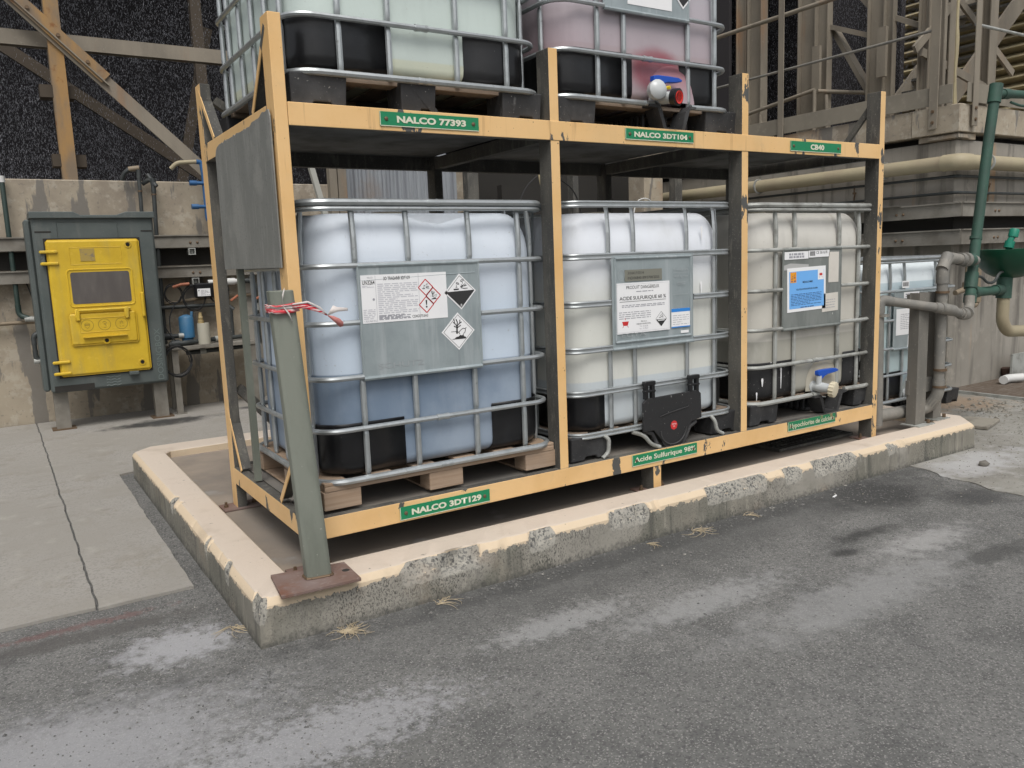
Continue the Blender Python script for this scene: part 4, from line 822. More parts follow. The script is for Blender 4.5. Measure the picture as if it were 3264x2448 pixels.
text('CE4G0753A0', fr, .028, -.092, .105, -.080, .002, ink, lab, local=True); text('1.323,960 KG', fr, -.198, -.098, -.143, -.090, .002, greyink, lab, local=True); text('NALCO', fr, -.175, .088, -.15, .095, .002, greyink, lab, local=True)
g = G()
for c in ((.100, .038), (.136, .000), (.100, -.038)): dline(g, fr, c, .036, .0042, .0020)
g.obj('hazard_frame', redink, lab, local=True)
g = G(); hand_tubes(g, fr, (.100, .036), .030, .0022); tree_fish(g, fr, (.136, -.002), .034, .0022); g.poly(fr, [(.096, -.018), (.104, -.018), (.102, -.040), (.098, -.040)], .0022); g.disc(fr, (.100, -.048), .0042, .0022); g.obj('pictogram', ink, lab, local=True)
for c, z, kind in ((.700, .915, 0), (.680, .735, 1)):
    f2 = Fr((c, -.0065, z), rot=.03 if kind == 0 else 0); g = G(); r = .082 if kind == 0 else .086
    g.prism(f2, [(-r, 0), (0, -r), (r, 0), (0, r)], 0, .0012); dl = g.obj('hazard_diamond', paper, tA, local=True)
    g = G(); dline(g, f2, (0, 0), r*.88, .0016, .0018)
    if kind == 0:
        rr = r*.9; g.poly(f2, [(-rr, .003), (0, -rr), (rr, .003)], .0019); hand_tubes(g, f2, (.0, .018), .062, .0020)
    else: tree_fish(g, f2, (0, 0), .085, .0020)
    g.obj('pictogram', ink, dl, local=True)
    if kind == 0: text('8', f2, -.004, -.068, .004, -.056, .0024, paper, dl, local=True)
f0 = Fr((.0, -.0062, 0))
text('SCHÜTZ', f0, .28, .60, .50, .63, .0008, M('embossed_zinc', (.42, .45, .46), .4, .5), tA, name='embossing', local=True)

# ---- lower bay 2
tB = ibc((1.425, .05, .379), 'caged tank with cream upper half and black flap, marked acide sulfurique', bot_acid, bars=(.275, .445, .83, 1.045), style='flat', pallet='two', guards=((0, .235), (1.07, 1.2)), plate_=(.275, .855), seed=4, gh=.33)
fr = Fr((.485, -.0095, .775), rot=.0)
lab = label_sheet(tB, 'label', fr, .375, .265)
g = G(); fineprint(g, fr, -.15, .005, .15, .022, 2, .0018); fineprint(g, fr, -.17, -.055, .05, -.012, 4, .0018, .35); fineprint(g, fr, -.05, .083, .07, .088, 1, .0018, .9); g.obj('fine_print', greyink, lab, local=True)
text('PRODUIT DANGEREUX', fr, -.118, .100, .112, .117, .002, ink, lab, local=True); text('ACIDE SULFURIQUE 60 %', fr, -.165, .040, .160, .062, .002, ink, lab, bold=.01, local=True)
text('900 litres', fr, -.02, -.077, .02, -.070, .002, ink, lab, local=True); text('MENACHIMIE SARL', fr, -.05, -.090, .05, -.083, .002, ink, lab, local=True); text('Tél : 27.26.82', fr, -.03, -.103, .03, -.096, .002, greyink, lab, local=True); text('Fax : 27.78.37', fr, -.03, -.116, .03, -.109, .002, greyink, lab, local=True)
g = G(); g.rect(fr, -.165, .034, .160, .036, .002); g.obj('underline', ink, lab, local=True)
g = G(); 
for q in ([(-.18, -.125), (.18, -.125)], [(-.18, .125), (.18, .125)], [(-.18, -.125), (-.18, .125)], [(.18, -.125), (.18, .125)]): g.line(fr, q, .0012, .0018)
g.obj('border', paleink, lab, local=True)
g = G(); g.poly(fr, [(-.15, -.068), (-.105, -.068), (-.112, -.09), (-.143, -.09)], .002); g.line(fr, [(-.14, -.092), (-.148, -.10)], .002, .002); g.line(fr, [(-.115, -.092), (-.107, -.10)], .002, .002); g.line(fr, [(-.128, -.06), (-.13, -.05)], .003, .002); g.obj('emblem', redink, lab, local=True)
c = (.125, -.070); g = G(); dline(g, fr, c, .040, .0015, .0018); g.poly(fr, [(c[0]-.038, c[1]-.002), (c[0], c[1]-.039), (c[0]+.038, c[1]-.002)], .0019); hand_tubes(g, fr, (c[0], c[1]+.010), .028, .002); g.obj('pictogram', ink, lab, local=True)
g = G(); g.rect(fr, c[0]-.024, c[1]-.010, c[0]+.024, c[1]-.005, .0022); g.obj('pictogram_band', paper, lab, local=True)
f2 = Fr((.49, -.0085, .945)); g = G(); g.prism(f2, [(-.13, -.03), (.13, -.03), (.13, .03), (-.13, .03)], 0, .0008); st = g.obj('stamped_strip', M('olive_strip', (.20, .20, .165), .5), tB, local=True)
text('31HA1/Y/0114', f2, -.11, .006, .0, .020, .0014, ink, st, local=True); text('IND/00840189/3700/2055', f2, -.11, -.020, .11, -.006, .0014, ink, st, local=True)
f2 = Fr((.755, -.0095, .70)); lb = label_sheet(tB, 'label', f2, .14, .105)
for b_ in ((.034, .0525), (-.0525, -.046)): g = G(); g.rect(f2, -.07, b_[0], .07, b_[1], .0018); g.obj('band', blueink, lb, local=True)
g = G(); fineprint(g, f2, -.06, -.035, .06, .025, 5, .0018, .2); g.obj('fine_print', greyink, lb, local=True)
g = G(); g.rect(f2, .0, -.085, .06, -.07, .0010); g.obj('sticker', paper, tB, local=True)
zn = M('embossed_zinc_b', (.46, .49, .50), .4, .5)
text('Transport', f0, .70, .955, .81, .972, .006, zn, tB, name='embossing', local=True); text('1650 kg max', f0, .705, .92, .81, .936, .006, zn, tB, name='embossing', local=True)
text('EGYA', f0, .33, .625, .50, .645, .006, zn, tB, name='embossing', local=True)
g = G(); g.line(f0, [(.70, .948), (.81, .948)], .002, .006); g.line(f0, [(.73, .895), (.79, .895)], .003, .006); g.line(f0, [(.73, .885), (.79, .885)], .003, .006); g.line(f0, [(.70, .83), (.81, .83), (.815, .84)], .002, .006)
for r in (.022,): g.line(f0, [(.335+r*math.cos(a*.3), .95+r*1.3*math.sin(a*.3)) for a in range(22)], .002, .006)
g.obj('embossing', zn, tB, local=True)
# black discharge flap hooked on the ring
fr = Fr((.66, -.030, 0)); g = G()
pts = [(-.215, .262), (-.19, .285), (.19, .29), (.215, .27), (.22, .13), (.14, .115), (.10, .06)]+[(.082*math.cos(a), .040-.055*math.sin(a)+.0) for a in [i/8*PI for i in range(9)]]+[(-.10, .06), (-.14, .105), (-.215, .105)]
g.prism(fr, pts, 0, .014); fl_ = g.obj('flap', blacks, tB, local=True, bevel=.004)
for x in (.66-.165, .66+.165):
    g = G(); g.box(x-.035, x-.012, -.045, -.02, .28, .37, bev=.003); g.box(x+.012, x+.035, -.045, -.02, .28, .37, bev=.003); g.box(x-.038, x+.038, -.048, -.018, .355, .378, bev=.003); g.box(x-.038, x+.038, -.048, -.018, .318, .33, bev=.003); g.obj('hook', blackp, fl_, local=True)
g = G(); g.tube([(.56, -.046, .175), (.62, -.047, .188), (.70, -.047, .198), (.77, -.046, .205), (.775, -.046, .215)], .003, 6); g.obj('rib', blackd, fl_, local=True, smooth=True)
g = G(); g.tube([(x, -.047, z) for x, z in [(.66+.095*math.cos(a), .095-.085*math.sin(a)) for a in [i/12*PI for i in range(13)]]], .004, 6); g.obj('rib', blackd, fl_, local=True, smooth=True)
g = G(); g.tube([(.66+x, -.022, z) for x, z in [(-.19, .105), (-.14, .085), (-.11, .03)]+[(.10*math.cos(a), .02-.055*math.sin(a)) for a in [PI-i/8*PI for i in range(9)]]+[(.11, .03), (.14, .085), (.19, .11)]], .014, 8); g.obj('trough_rim', blackd, fl_, local=True, smooth=True)
f3 = Fr((.665, -.0445, .115)); g = G(); g.disc(f3, (0, 0), .026, .0006, 8); sk = g.obj('seal_sticker', redink, fl_, local=True)
text('TESTED', f3, -.018, .002, .018, .010, .0012, paper, fl_, local=True); text('OK', f3, -.007, -.010, .007, -.002, .0012, paper, fl_, local=True)
for p in ([(.39, -.015, .11), (.46, -.03, .085), (.50, -.04, .03), (.56, -.045, .008)], [(.20, -.01, .12), (.215, -.03, .10), (.21, -.03, .03), (.17, -.03, .006)], [(.985, -.01, .12), (1.0, -.03, .09), (1.015, -.03, .03), (1.06, -.035, .008)]):
    g = G(); g.tube(bend(p, .03), .011, 8); g.obj('skid_tube', galvd, tB, local=True, smooth=True)
def drips(t, spots, W=1.2):   # dried white run marks on the bottle
    g = G()
    for (x, z, l, wd) in spots:
        f = Fr((x, .0225, z)); g.prism(f, [(-wd/2, 0), (-wd*.8, -wd), (-wd*.5, -wd*2.2), (-wd*.15, -l), (wd*.2, -l), (wd*.6, -wd*2), (wd*.8, -wd), (wd/2, 0)], 0, .0015)
    g.obj('dried_drip', paper, t, local=True)
drips(tB, [(.95, 1.195, .075, .010), (.945, .89, .085, .010), (1.05, .735, .03, .010)])

# ---- lower bay 3
vE = dict(x=.60, z=.178, cap='cream', tx=.72, hx=.60, ox=.70, r=.046)
tC = ibc((2.765, .05, .379), 'dusty beige caged tank with blue notice and cream capped valve', bot_beige, bars=(.225, .40, .83, 1.035), pallet='two', metal=galvd, pmetal=plated, guards=((0, .395), (.90, 1.2)), gm_=blacks, plate_=(.265, .82), seed=8, valve=vE, out='beige')
fr = Fr((.485, -.0070, .805), rot=.02)
lab = label_sheet(tC, 'notice', fr, .365, .268)
g = G(); g.rect(fr, -.165, -.115, .165, .112, .0018); g.obj('blue_field', paleblue, lab, local=True)
g = G(); g.rect(fr, .105, .05, .162, .118, .0022); g.obj('emblem_field', paper, lab, local=True)
g = G(); g.rect(fr, -.155, .045, -.10, .108, .0024); g.obj('hazard_square', orangeink, lab, local=True)
g = G(); hand_tubes(g, fr, (-.127, .072), .036, .0028); g.poly(fr, [(-.152, .052), (-.134, .050), (-.138, .060)], .0028); g.poly(fr, [(-.126, .050), (-.105, .050), (-.112, .062)], .0028)
fineprint(g, fr, -.15, -.095, .14, -.02, 8, .0024, .35); fineprint(g, fr, -.06, -.112, .07, -.104, 1, .0024, .6); g.obj('fine_print', M('navy_ink', (.03, .07, .2), .6), lab, local=True)
text('MENACHIMIE', fr, -.04, .038, .055, .050, .0026, ink, lab, bold=.01, local=True); text('SOLUTION HYPOCHLORITE DE CALCIUM', fr, -.10, -.004, .10, .006, .0026, ink, lab, bold=.01, local=True)
g = G(); g.rect(fr, .12, .075, .148, .09, .0028); g.line(fr, [(.125, .07), (.118, .062)], .002, .0028); g.line(fr, [(.142, .07), (.15, .062)], .002, .0028); g.obj('emblem', redink, lab, local=True)
f2 = Fr((.715, -.007, .71), rot=.03); lb = label_sheet(tC, 'label', f2, .16, .115, paperold); g = G(); fineprint(g, f2, -.05, -.035, .05, .03, 4, .0018, .25); g.obj('fine_print', greyink, lb, local=True)
f2 = Fr((.745, -.007, .93)); lb = label_sheet(tC, 'label', f2, .10, .19, paperold)
f2 = Fr((.385, -.007, 1.012), rot=.01); lb = label_sheet(tC, 'label', f2, .22, .046); g = G(); fineprint(g, f2, -.07, -.015, .07, .018, 2, .0018, .75); g.obj('print', greyink, lb, local=True)
f2 = Fr((.60, -.007, 1.018), rot=.01); lb = label_sheet(tC, 'label', f2, .20, .042); text('CE 36161R', f2, -.03, -.002, .08, .016, .0018, ink, lb, local=True)
g = G(); x = -.09
while x < -.045: q = random.uniform(.0015, .004); g.rect(f2, x, -.012, x+q, .016, .0018); x += q+.002
g.obj('barcode', ink, lb, local=True)
g = G(); g.prism(Fr((.37, -.0065, .945)), [(-.10, -.02), (.13, -.022), (.13, .01), (-.04, .02), (-.10, .008)], 0, .001); g.obj('torn_label', M('torn_label', (.42, .42, .41), .6), tC, local=True)
drips(tC, [(.12, .28, .05, .012), (.29, .33, .13, .010), (.07, .20, .05, .008), (.46, .70, .03, .009)])

# ---- upper tanks
vC = dict(x=.655, z=.155, cap='red', tx=.74, hx=.62, ox=.78, r=.044, ball=True)
tD = ibc((.09, .04, 2.071), 'upper caged tank of pale greenish liquid with three black pallet feet', bot_pale, bars=(.215, .435, .76, 1.02), pallet='three', guards=((0, .43), (.80, 1.2)), plate_=None, seed=11, Dp=1.15, gh=.365, sidebars=(.14, .34, .54, .74, .94, 1.06))
tE = ibc((1.385, .05, 2.071), 'upper caged tank of mauve liquid with red capped valve and blue lever', bot_mauve, bars=(.27, .44, .885, 1.085), pallet='two', guards=((0, .50), (.83, 1.2)), gm_=blackp, plate_=(.30, .87), seed=14, valve=vC, out='mauve', Dp=1.15)
f2 = Fr((.60, -.007, .72)); lb = label_sheet(tE, 'label', f2, .30, .24)
f2 = Fr((.83, -.007, .70)); g = G(); r = .08; g.prism(f2, [(-r, 0), (0, -r), (r, 0), (0, r)], 0, .0012); dl = g.obj('hazard_diamond', paper, tE, local=True)
g = G(); g.poly(f2, [(-r*.85, .0), (0, -r*.85), (r*.85, .0)], .0019); g.obj('pictogram', ink, dl, local=True)
# ---- tank on the ground behind the kerb end
vF = dict(x=.47, z=.17, cap='cream', tx=.66, hx=.47, ox=.60, r=.044)
tF = ibc((5.04, .74, .007), 'pale aqua caged tank standing on the yard beyond the rack', bot_aqua, bars=(.20, .40, .86, 1.03), pallet='twob', guards=((0, .40), (.90, 1.2)), plate_=(.23, .95), seed=21, valve=vF, out='aqua', Dp=1.15)
f2 = Fr((.40, -.007, .79)); lb = label_sheet(tF, 'label', f2, .28, .22); g = G(); fineprint(g, f2, -.08, -.06, .09, .075, 9, .0018, .3); g.obj('fine_print', greyink, lb, local=True)
f2 = Fr((.51, -.007, .61)); lb = label_sheet(tF, 'label', f2, .15, .12); g = G(); g.disc(f2, (-.03, .0), .015, .0018); fineprint(g, f2, -.06, -.05, .06, -.02, 2, .0018, .4); g.obj('fine_print', ink, lb, local=True)
f2 = Fr((.47, -.007, 1.01)); lb = label_sheet(tF, 'label', f2, .22, .05); g = G(); fineprint(g, f2, -.09, -.018, .09, .018, 2, .0018, .7); g.obj('fine_print', greyink, lb, local=True)
f2 = Fr((.86, -.007, .77)); lb = label_sheet(tF, 'label', f2, .10, .36); g = G()
for k in range(3): fineprint(g, f2, -.04, -.15+k*.11, .04, -.10+k*.11, 6, .0018, .7)
g.obj('fine_print', greyink, lb, local=True)
f2 = Fr((.39, .000, 1.10)); lb = label_sheet(tF, 'label', f2, .10, .06); g = G(); x = -.04
while x < .04: q = random.uniform(.002, .005); g.rect(f2, x, -.015, x+q, .018, .0018); x += q+.003
g.obj('barcode', ink, lb, local=True)

# ============================================================ LEFT TOWER (y = 6 and behind)
lw = thing('basin_wall', 'stained cream concrete basin wall of the cooling tower behind the yellow cabinet', 'wall', (0, 6, 0))
g = G(); g.box(-7, 6.68, 6.0, 6.35, 0, 2.385, bev=.01); g.obj('wall', conc, lw)
g = G(); g.box(1.35, 1.62, 5.97, 6.0, 0.0, 2.40); g.obj('pilaster', concr, lw)
for x in (-2.9, 3.4): g = G(); g.box(x, x+.25, 5.96, 5.999, 0, 2.39); g.obj('pilaster', concr, lw)
g = G(); g.box(-7, 6.6, 5.994, 5.997, 1.52, 1.69); g.obj('dark_slot_sheet', black_r, lw)  # dark sheet proud of the wall, painting the slot's shade and black dirt
tw = thing('cooling_tower', 'dark cooling tower with rusty steel frame rising over the cream basin wall', 'cooling tower', (0, 7, 2.385))
g = G(); g.box(-7, 6.6, 9.6, 9.7, 2.3, 7); g.box(-7, 6.6, 6.0, 9.7, 7, 7.1); g.box(-7.1, -7, 6.2, 9.7, 2.3, 7.1); g.box(6.5, 6.6, 6.4, 9.7, 2.3, 7); g.box(-7, 6.6, 6.4, 9.7, 2.30, 2.34); g.obj('shade_enclosure', black_in, tw)  # black walls and an unseen roof, added to keep skylight out
def ibeam(p0, p1, w, d, m, nm, par, flange=.012, upd=(0, 1, 0)):
    g = G(); p0 = Vector(p0); p1 = Vector(p1)
    dr = (p1-p0).normalized(); u = Vector(upd); a = dr.cross(u).normalized()
    g.bar(p0-u*(d/2-flange/2), p1-u*(d/2-flange/2), w, flange, upd); g.bar(p0+u*(d/2-flange/2), p1+u*(d/2-flange/2), w, flange, upd); g.bar(p0, p1, flange, d-2.2*flange, upd)
    return g.obj(nm, m, par)
for x, m in ((-.21, steelo), (-3.6, steelt), (3.2, steelt), (5.6, steelt)): ibeam((x, 6.12, 2.386), (x, 6.12, 6.9), .13, .13, m, 'column', tw)
g = G(); g.bar((-1.35, 6.04, 4.83), (1.16, 6.04, 2.42), .13, .02, (0, 1, 0)); g.obj('diagonal', steelt, tw)
g = G(); g.bar((-1.30, 6.025, 4.77), (.22, 6.025, 3.31), .012, .08, (0, 1, 0)); g.obj('diagonal_flange', steelt, tw)
g = G(); g.bar((-1.20, 6.015, 4.72), (.20, 6.015, 3.375), .12, .025, (0, 1, 0)); sp = g.obj('splice_plate', steelo, tw)
for k in range(6):
    t_ = k/6+.06; g = G(); g.lathe((-1.2+1.4*t_, 6.0, 4.72-1.345*t_), (0, -1, 0), [(0, .018), (.015, .018)], 6); g.obj('bolt', screw, sp)
ibeam((-7, 6.22, 3.73), (6.4, 6.22, 3.73), .14, .10, steelt, 'crossbeam', tw)
for a, b in (((-1.2, 6.9, 4.2), (1.6, 6.9, 2.3)), ((1.4, 7.2, 2.3), (3.8, 7.2, 4.9)), ((3.9, 6.3, 2.4), (1.6, 6.3, 4.6)), ((1.6, 7.6, 4.4), (1.1, 7.6, 2.4))):
    g = G(); g.bar(a, b, .12, .05, (0, 1, 0)); g.obj('inner_brace', dimsteel, tw)
for x in (-1.5, -.15, 1.35): g = G(); g.box(x-.06, x+.06, 7.0, 7.1, 2.3, 6.9); g.obj('inner_column', dimsteel, tw)
for (x, z) in ((-.21, 3.28), (-.17, 2.62)): g = G(); g.box(x-.17, x+.13, 6.17, 6.35, z-.09, z+.03); g.obj('bracket', dimsteel, tw)
g = G()
for k in range(8): g.box(2.9, 5.2, 6.05, 6.09, 2.75+k*.11, 2.85+k*.11, rot=((4, 6.07, 2.8+k*.11), .25, 'X'))
tag(g.obj('louvre_panel', clad, loc=(4, 6.07, 2.75)), 'cream slatted panel on the dark tower glimpsed under the greenish tank', 'cladding')
def rain(name, boxes, label, seed):
    g = G(); rnd = random.Random(seed)
    for (x0, x1, y0, y1, z0, z1, n) in boxes:
        for i in range(n):
            x, y, z = rnd.uniform(x0, x1), rnd.uniform(y0, y1), rnd.uniform(z0, z1)
            l = rnd.uniform(.004, .014)*(1 if rnd.random() < .93 else 2.2); w = rnd.uniform(.0008, .0018)*(1 if rnd.random() < .97 else 1.5); dx = rnd.gauss(.0, .25)*l; dy = rnd.gauss(0, .2)*l
            v = [g.bm.verts.new(p) for p in ((x+dx, y+dy, z+l), (x-w, y, z), (x+w, y, z), (x, y+w, z), (x-dx, y-dy, z-l))]
            for q in ((0, 1, 2), (0, 2, 3), (0, 3, 1), (4, 2, 1), (4, 3, 2), (4, 1, 3)): g._f([v[k] for k in q])
    return tag(g.obj(name, waterm), label, 'falling water', kind='stuff')
rain('falling_water', [(-1.6, 2.3, 6.28, 7.4, 2.4, 4.6, 11000), (-1.6, 2.8, 7.3, 9.3, 2.4, 5.4, 42000), (-1.4, .3, 6.2, 6.6, 2.4, 3.4, 1500), (1.8, 5.5, 6.4, 8, 2.4, 3.4, 2500)], 'fine white water droplets raining down inside the dark tower above the cabinet', 5)

# ---- channels, pipes on the basin wall
def channel(name, label, p0, p1, h, d, nrm, group, lip=.012):
    t = thing(name, label, 'cable tray', p0, group); n = Vector(nrm); p0 = Vector(p0); p1 = Vector(p1); z = Vector((0, 0, 1))
    g = G(); g.bar(p0, p1, .006, h, (0, 0, 1)); g.bar(p0-n*d/2+z*(h/2-.004), p1-n*d/2+z*(h/2-.004), d, .006, (0, 0, 1)); g.bar(p0-n*d/2-z*(h/2-.004), p1-n*d/2-z*(h/2-.004), d, .006, (0, 0, 1))
    g.bar(p0+n*.006+z*(h/2+.004), p1+n*.006+z*(h/2+.004), .03, .012, (0, 0, 1)); g.obj('channel', channelm, t)
    L = (p1-p0).length; k = .6
    while k < L:
        c = p0+(p1-p0)*(k/L)+n*.004; tt = (p1-p0).normalized()
        for s in (-.035, .035):
            g = G(); g.lathe(c+tt*s-z*.01, n, [(0, .014), (.006, .012), (.010, .006)], 8); g.obj('bolt', screw, t, smooth=True)
        k += 1.45
    return t
gp = 'galvanised trays along the tower walls'
channel('cable_tray', 'upper galvanised tray along the cream basin wall behind the yellow cabinet', (-7, 5.85, 1.757), (6.5, 5.85, 1.757), .12, .12, (0, -1, 0), gp)
channel('cable_tray', 'lower galvanised tray along the cream basin wall behind the yellow cabinet', (-7, 5.85, 1.445), (6.5, 5.85, 1.445), .11, .12, (0, -1, 0), gp)
for (x, z) in ((.82, 1.655), (.83, 1.345), (2.6, 1.345)):
    g = G()
    for a in ((x-.035, x+.035, 5.82, 5.86, z-.035, z-.025), (x-.035, x+.035, 5.82, 5.86, z+.025, z+.035), (x-.035, x-.025, 5.82, 5.86, z-.025, z+.025), (x+.025, x+.035, 5.82, 5.86, z-.025, z+.025)): g.box(*a)
    g.box(x-.02, x+.02, 5.86, 6.0, z-.02, z+.02)
    tag(g.obj('support_bracket', galvd, loc=(x, 5.85, z)), {1.655: 'square tube bracket under the upper tray behind the rack post', 1.345: 'square tube bracket under the lower tray' + (' left of the pump table pipes' if x < 1 else ' seen past the blue tank')}[z], 'bracket', 'square tube brackets under the trays')
def pipe(name, label, pts, r, m, cat='pipe', group=None, fit=(), b=.07, clamps=(), cm=None):
    t = thing(name, label, cat, pts[0], group); g = G(); g.tube(bend(pts, b), r, 12); g.obj('pipe', m, t, smooth=True)
    for i in range(1, len(pts)-1):
        q = Vector(pts[i]); a = (Vector(pts[i-1])-q).normalized(); c = (Vector(pts[i+1])-q).normalized()
        if (a+c).length < .3: continue
        if r > .012 and not name.startswith('hose'):
            g = G(); k = b*1.0; g.tube(bend([q+a*(k+.03), q, q+c*(k+.03)], b), r*1.13, 12); g.obj('elbow', m, t, smooth=True)
    for f in fit:
        g = G(); f0 = Vector(f[0]); f1 = Vector(f[1]); g.tube([f0, f1], r*(f[2] if len(f) > 2 else 1.3), 12); g.obj('fitting', f[3] if len(f) > 3 else m, t, smooth=True)
    for c in clamps:
        g = G(); c0, ax = Vector(c[0]), Vector(c[1]); g.lathe(c0-ax*.008, ax, [(0, r*1.25), (.016, r*1.25)], 14); g.obj('clamp', cm or screw, t, smooth=True)
    return t
pipe('wall_pipe', 'dark pipe with hooked top rising over the wall edge above the cabinet corner', [(.24, 5.93, 2.40), (.27, 5.9, 2.47), (.39, 5.88, 2.50), (.375, 5.87, 1.9), (.37, 5.90, .7)], .019, pipedark, fit=[((.30, 5.895, 2.485), (.40, 5.88, 2.50), 1.4, pipetan)], clamps=[((.385, 5.875, 2.27), (0, 0, 1))])
pipe('wall_pipe', 'dark pipe with short bent top right beside the taller hooked one', [(.44, 5.95, 2.36), (.50, 5.91, 2.40), (.52, 5.89, 2.36), (.50, 5.88, 1.9), (.48, 5.9, .6)], .021, pipedark, fit=[((.52, 5.89, 2.40), (.52, 5.89, 2.33), 1.3)], clamps=[((.515, 5.89, 2.24), (0, 0, 1))])
pipe('wall_pipe', 'green dark pipe running down the wall at the photo left edge', [(-.80, 5.93, 2.36), (-.80, 5.88, 1.9), (-.80, 5.88, 1.09), (-.70, 5.84, 1.05), (-.52, 5.75, 1.05)], .022, pipedgreen, fit=[((-.80, 5.93, 2.34), (-.80, 5.93, 2.40), 1.3, whitepvc), ((-.75, 5.86, 1.055), (-.66, 5.82, 1.05), 1.25, galvd)])
pipe('wall_pipe', 'small square loop of dark pipe plugged into the cabinet side', [(-.55, 5.42, .93), (-.72, 5.42, .93), (-.72, 5.42, .68), (-.55, 5.42, .67)], .020, pipedark, fit=[((-.60, 5.42, .93), (-.55, 5.42, .93), 1.6, pipedark), ((-.74, 5.42, .68), (-.66, 5.42, .675), 1.3, galvd), ((-.61, 5.42, .67), (-.56, 5.42, .67), 1.7, pipedark)])
pipe('wall_pipe', 'horizontal tan pipe low on the basin wall behind the cabinet', [(-7, 5.93, .98), (-.5, 5.93, 1.02), (1.0, 5.93, 1.17), (2.6, 5.93, 1.17)], .018, pipetan, b=.02)
pipe('wall_pipe', 'horizontal black pipe just below the tan one behind the rack post', [(.3, 5.85, 1.085), (1.12, 5.85, 1.085), (1.16, 5.83, 1.05), (1.16, 5.83, .7)], .020, pipedark)
pipe('wall_pipe', 'pale grey pipe with unions running past the small controller box', [(.95, 5.83, 1.325), (1.42, 5.83, 1.325), (1.44, 5.83, 1.28), (1.44, 5.83, .62), (.66, 5.80, .60)], .024, pipedark, fit=[((.95, 5.83, 1.325), (1.15, 5.83, 1.325), 1.15, whitepvc), ((1.15, 5.83, 1.325), (1.23, 5.83, 1.325), 1.5, whitepvc), ((1.23, 5.83, 1.325), (1.40, 5.83, 1.325), 1.1, whitepvc), ((1.36, 5.83, .62), (1.44, 5.83, .62), 1.4, galvd), ((1.44, 5.83, 1.0), (1.44, 5.83, 1.08), 1.4, galvd), ((1.0, 5.82, .61), (1.1, 5.82, .61), 1.6, pipedark), ((.8, 5.81, .605), (.86, 5.81, .605), 1.3, galvd)])
for (x, z, a, lab) in ((1.16, 1.11, .6, 'orange lever of the valve left of the blue tank cage'), (1.40, 1.10, .5, 'orange lever of the valve hard by the blue tank cage'), (.98, .72, .1, 'orange lever of the low valve behind the rack post')):
    g = G(); g.box(x, x+.10, 5.76, 5.78, z, z+.022, bev=.004, rot=((x, 5.77, z), -a, 'Y')); tag(g.obj('valve_lever', orangep, loc=(x, 5.77, z)), lab, 'valve lever', 'orange valve levers')
# blue pvc manifold
t = thing('pipe_manifold', 'blue plastic pipe manifold with side branches above the wall behind the rack corner', 'pipe', (1.0, 5.83, 2.3))
g = G(); g.tube(bend([(.70, 5.88, 2.50), (.76, 5.85, 2.56), (.95, 5.85, 2.575)], .04), .022, 12); g.obj('cream_end', pipecream, t, smooth=True)
g = G(); g.tube(bend([(.95, 5.85, 2.575), (1.0, 5.85, 2.57), (1.01, 5.84, 2.45), (1.01, 5.84, 1.99), (1.04, 5.84, 1.95)], .04), .024, 12); g.obj('riser', pipeblue, t, smooth=True)
for z in (2.475, 2.355, 2.24, 2.115):
    g = G(); g.tube([(.90 if z in (2.355, 2.115) else 1.0, 5.83, z), (1.62, 5.83, z)], .019, 12); br = g.obj('branch', pipeblue, t, smooth=True)
    g = G(); g.tube([(1.0, 5.83, z), (1.07, 5.83, z)], .027, 12)
    if z in (2.355, 2.115): g.tube([(.86, 5.83, z), (.93, 5.83, z)], .027, 12)
    g.obj('tee', pipeblue, br, smooth=True)
# cabinet
cb = thing('dosing_cabinet', 'grey green plastic cabinet with a bright yellow door on two steel legs', 'cabinet', (-.13, 5.45, 0))
g = G(); X0, X1, Z0, Z1, Y0 = -.635, .385, .375, 1.995, 5.30
g.box(X0, X1, Y0, 5.66, Z0, Z1, bev=.02); g.obj('body', boxgrey, cb, bevel=.006)
g = G(); fr = Fr((0, Y0-.001, 0)); g.prism(fr, [(X0-.01, Z1-.03), (X1+.01, Z1-.03), (X1+.01, Z1+.03), (X1-.24, Z1+.03), (X1-.32, Z1-.0), (X0+.40, Z1-.0), (X0+.34, Z1+.03), (X0-.01, Z1+.03)], -.34, .03); g.obj('top_rim', boxgrey, cb, bevel=.006)
g = G(); g.box(X0-.055, X0-.002, 5.36, 5.60, .39, 1.96, bev=.015); g.obj('side_flange', boxgrey, cb)
for q, nm in (((X0+.20, X0+.70, Z1-.22, Z1-.06), 'recess_rim'),):
    g = G(); a, b, c, d_ = q
    g.tube([(a, Y0, c), (b, Y0, c), (b, Y0, d_), (a, Y0, d_)], .005, 6, True); g.obj(nm, boxgrey, cb)
g = G(); g.box(X0+.02, X0+.15, Y0-.003, Y0, Z1-.155, Z1-.143); g.obj('slot', black_r, cb)
g = G(); g.box(X1-.12, X1-.02, Y0-.003, Y0, Z1-.155, Z1-.143); g.obj('slot', black_r, cb)
g = G(); g.box(X0+.03, X0+.36, Y0-.002, Y0-.0005, Z0+.01, Z0+.065); g.obj('cut_out', black_r, cb)
for x in (-.56, .31):
    g = G()
    g.box(x-.06, x+.06, 5.40, 5.412, .016, .45); g.box(x-.06, x-.05, 5.412, 5.50, .016, .45); g.box(x+.05, x+.06, 5.412, 5.50, .016, .45); lg = g.obj('leg', channelm, cb)
    g = G(); g.box(x-.10, x+.10, 5.36, 5.54, .0155, .026); g.obj('foot_plate', screw, lg)
